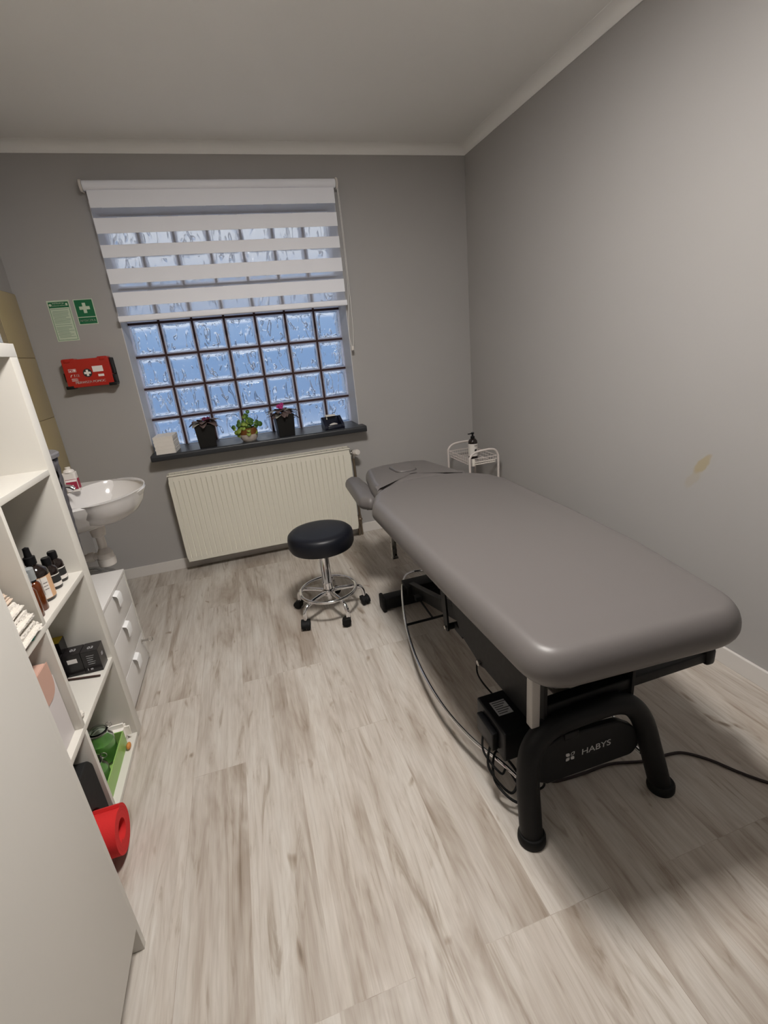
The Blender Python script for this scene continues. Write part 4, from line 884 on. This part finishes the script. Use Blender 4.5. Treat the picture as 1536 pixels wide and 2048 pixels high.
# white box with rose folder, near column lower-middle
wbx=thing('storage_box','white plastic storage box with rose-coloured flap inside shelf compartment','storage box',(-2.48,-2.15,CZ))
m=MB(); a,b,c,d_,e,f=-2.66,-2.318,-2.325,-1.984,CZ+.0005,CZ+.200
m.box(a,b,c,d_,e,e+.004); m.box(b-.004,b,c,d_,e+.004,f); m.box(a,a+.004,c,d_,e+.004,f); m.box(a+.004,b-.004,c,c+.004,e+.004,f); m.box(a+.004,b-.004,d_-.004,d_,e+.004,f); obj('box_walls',m,'lav',wbx)
m=MB(); m.box(a+.006,b+.001,c+.006,-2.003,f+.0004,f+.052,bev=.002); bx2=obj('rose_insert',m,'pink',wbx)
m=MB(); pr=round_poly([(-2.10,f+.050),(-2.10,f-.045),(-1.995,f-.045),(-1.995,f+.050)],[0,.05,.05,0],8); m.prism(pr,b+.0013,b+.003,'x'); obj('rose_flap',m,'pink',wbx)
# lower near compartment: black roll + red mat
BZ=.0195
m=MB(); pr=round_poly([(-1.990,0),(-1.990,.225),(-2.015,.262),(-2.27,.262),(-2.30,.225),(-2.30,.0715)]+[(-2.1145+.0735*math.cos(PI-k*PI/12),.0715+.0735*math.sin(PI-k*PI/12)) for k in range(13)]+[(-2.041,0)],[.01,.04,.03,.03,.03,.01]+[0]*13+[.005],6)
m.prism(pr,-2.64,-2.303,'x',T=Matrix.Translation((0,0,BZ)),smooth=True)
tag(obj('black_bag',m,mat('black_fabric',(.006,.006,.006),.8),loc=(-2.5,-2.15,BZ),bev=.012),'black rounded bag slung over the red rolled mat in the lowest compartment','bag')

# rolled red mat: a real spiral strip, axis along x
mt=thing('rolled_mat','red rolled exercise mat sticking out of the lowest shelf compartment','exercise mat',(-2.27,-2.11,BZ))
MYc,MZc,MR=-2.1145,.0935,.0705
def spiral(x0,x1,th=.0095,turns=3.6):
    n=int(turns*28); o=[];i_=[]
    for k in range(n+1):
        a=2*PI*turns*k/n; r=MR-(th*1.04)*(a/(2*PI))
        ang=R(62)-a   # outer end leaves near the top
        o.append((MYc+r*math.cos(ang),MZc-.0025+r*math.sin(ang))); i_.append((MYc+(r-th)*math.cos(ang),MZc-.0025+(r-th)*math.sin(ang)))
    # flat tail along the top
    t=(math.sin(R(62)),-math.cos(R(62)))
    vs=[];fs=[]
    N_=len(o)
    for x in (x0,x1):
        vs+=[(x,p[0],p[1]) for p in o]; vs+=[(x,p[0],p[1]) for p in i_]
    A,B,C_,D=0,N_,2*N_,3*N_
    for k in range(N_-1):
        fs+=[(A+k,A+k+1,C_+k+1,C_+k),(B+k,D+k,D+k+1,B+k+1)]
    ends=[]
    for k in range(N_-1): ends+=[(A+k,B+k,B+k+1,A+k+1),(C_+k,C_+k+1,D+k+1,D+k)]
    ends+=[(A,C_,D,B),(A+N_-1,B+N_-1,D+N_-1,C_+N_-1)]
    return vs,fs,ends
vs,fs,en=spiral(-2.62,-2.236); m=MB(); m.add(vs,fs,0,None,True); m.f+=en; m.m+=[0]*len(en); m.sm+=[False]*len(en); obj('rolled_sheet',m,'redmat',mt)

# far lower compartment: lime tray with two jars, wipes packet
lt=MB(); a,b,c,d_=-2.45,-2.322,-1.935,-1.665; e=BZ
lt.box(a,b,c,d_,e,e+.004)
for (p,q,r_,s_) in ((a,a+.004,c,d_),(b-.004,b,c,d_),(a+.004,b-.004,c,c+.004),(a+.004,b-.004,d_-.004,d_)): lt.box(p,q,r_,s_,e+.004,e+.062)
tag(obj('lime_tray',lt,'lime',loc=(-2.39,-1.80,e),bev=.0015),'lime green plastic tray holding the glass jars in the lowest compartment','tray')
def jar(x,y,label,h,r,fill):
    t=thing('swing_top_jar',label,'jar',(x,y,BZ+.0045),'glass jars in the lime tray')
    m=MB(); m.lathe([(0,0),(r*.92,0),(r,.006),(r,h*.70),(r*.72,h*.84),(r*.66,h*.88),(r*.66,h*.94),(r*.60,h*.94),(r*.60,h*.88),(r*.94,h*.70),(r*.94,.010),(0,.008)],(0,0,0),28); obj('jar_body',m,'glass',t,local=True)
    m=MB(); m.lathe([(0,.009),(r*.92,.011),(r*.92,h*fill),(0,h*fill)],(0,0,0),28); obj('green_liquid',m,'liquid',t,local=True)
    m=MB(); m.lathe([(0,h*.942),(r*.78,h*.942),(r*.80,h*.97),(r*.70,h),(0,h*1.01)],(0,0,0),28); obj('lid',m,'glass',t,local=True)
    m=MB(); m.tube([(r*.70,0,h*.90),(r*.85,0,h*.99)],.0012,6); m.tube([(r*.92+.010*math.cos(2*PI*k/18),.003,h*1.06+.010*math.sin(2*PI*k/18)) for k in range(18)],.0012,6,closed=True); m.tube([(r*.67*math.cos(2*PI*k/24),r*.67*math.sin(2*PI*k/24),h*.90) for k in range(24)],.0012,6,closed=True); obj('wire_clasp',m,'steel',t,local=True)
jar(-2.375,-1.725,'swing-top glass jar of green liquid at the back of the lime tray',.135,.041,.62)
jar(-2.372,-1.845,'glass jar of green liquid at the front of the lime tray',.110,.041,.60)
wk=thing('wipes_packet','white soft packet with pale blue patch beside the lime tray','packet',(-2.335,-1.638,BZ))
m=MB(); puff(m,-2.425,-2.308,-1.660,-1.618,BZ+.002,BZ+.074,4,.002); obj('soft_packet',m,'paper',wk)
m=MB(); m.box(-2.395,-2.36,-1.6645,-1.6620,BZ+.030,BZ+.068); obj('blue_patch',m,'blue',wk)
m=MB(); m.ball((-2.310,-1.695,BZ+.012),(.008,.016,.011)); 
tag(obj('orange_token',m,'orange',loc=(-2.31,-1.695,BZ)),'small orange-brown piece lying in front of the wipes packet','trinket')

# ------------------------------------------------------------------ tall cabinet by the camera
cbn=thing('tall_cabinet','tall white cabinet with flat door nearest the camera on the left','cabinet',(-2.45,-2.9,0))
CX=-2.151; cy1=-2.386; cy0=-3.55; ch=2.02
m=MB(); m.box(-2.74,CX-.003,cy1-.016,cy1,.0,ch,bev=.001); m.box(-2.74,CX-.003,cy0,cy0+.016,.0,ch,bev=.001); m.box(-2.74,CX-.003,cy0+.016,cy1-.016,ch-.018,ch); m.box(-2.74,CX-.030,cy0+.016,cy1-.016,.060,.078); m.box(-2.74,-2.735,cy0+.016,cy1-.016,.078,ch-.018); m.box(CX-.085,CX-.067,cy0+.016,cy1-.016,.0,.060)
obj('carcass',m,'white',cbn)
for (a,b) in ((-3.531,-2.970),(-2.967,-2.4055)):
    m=MB(); m.box(CX-.018,CX,a,b,.086,ch-.021,bev=.0012); dd=obj('door',m,'white',cbn)
    hy=-2.99 if a<-3 else -2.945
    m=MB(); m.tube([(CX+.0005,hy,1.12),(CX+.028,hy,1.12),(CX+.028,hy,1.28),(CX+.0005,hy,1.28)],.005,8); obj('handle',m,'steel',dd)

# ------------------------------------------------------------------ daylight outside, camera, settings
wd=bpy.data.worlds.new('dusk_sky'); SC.world=wd; wd.use_nodes=True; nt=wd.node_tree; bg=nt.nodes['Background']; L_=nt.links.new
tc=N(nt,'ShaderNodeTexCoord'); sx_=N(nt,'ShaderNodeSeparateXYZ'); L_(tc.outputs['Generated'],sx_.inputs[0])
rp=N(nt,'ShaderNodeValToRGB'); mr=N(nt,'ShaderNodeMapRange'); mr.inputs['From Min'].default_value=-1; mr.inputs['From Max'].default_value=1; L_(sx_.outputs['Z'],mr.inputs[0]); L_(mr.outputs[0],rp.inputs[0])
el=rp.color_ramp.elements; el[0].position=.15; el[0].color=(.70,.74,.85,1); el[1].position=.90; el[1].color=(.95,.97,1,1)
for p,c in ((.30,(.85,.90,1.0)),(.38,(.24,.35,.56)),(.50,(.24,.37,.60)),(.56,(.30,.43,.65)),(.63,(.75,.80,.92)),(.74,(1,1,1))):
    e=el.new(p); e.color=(*c,1)
L_(rp.outputs[0],bg.inputs[0]); bg.inputs[1].default_value=1.0
cam=bpy.data.cameras.new('camera'); co=bpy.data.objects.new('camera',cam); COL.objects.link(co); SC.camera=co
f_,yw,pt_,ro=CAMV=(945.5844,.2678,.3405,-.0987)
fw=Vector((math.sin(yw)*math.cos(pt_),math.cos(yw)*math.cos(pt_),-math.sin(pt_))); rt=Vector((math.cos(yw),-math.sin(yw),0)); up=rt.cross(fw)
r2=rt*math.cos(ro)+up*math.sin(ro); u2=up*math.cos(ro)-rt*math.sin(ro)
mw=Matrix((r2,u2,-fw)).transposed().to_4x4(); mw.translation=(-1.68607,-3.31950,1.34716); co.matrix_world=mw
cam.sensor_fit='VERTICAL'; cam.sensor_height=24; cam.lens=f_*24/2048; cam.clip_start=.02
SC.view_settings.view_transform='Standard'; SC.view_settings.look='None'; SC.view_settings.exposure=0; SC.view_settings.gamma=1
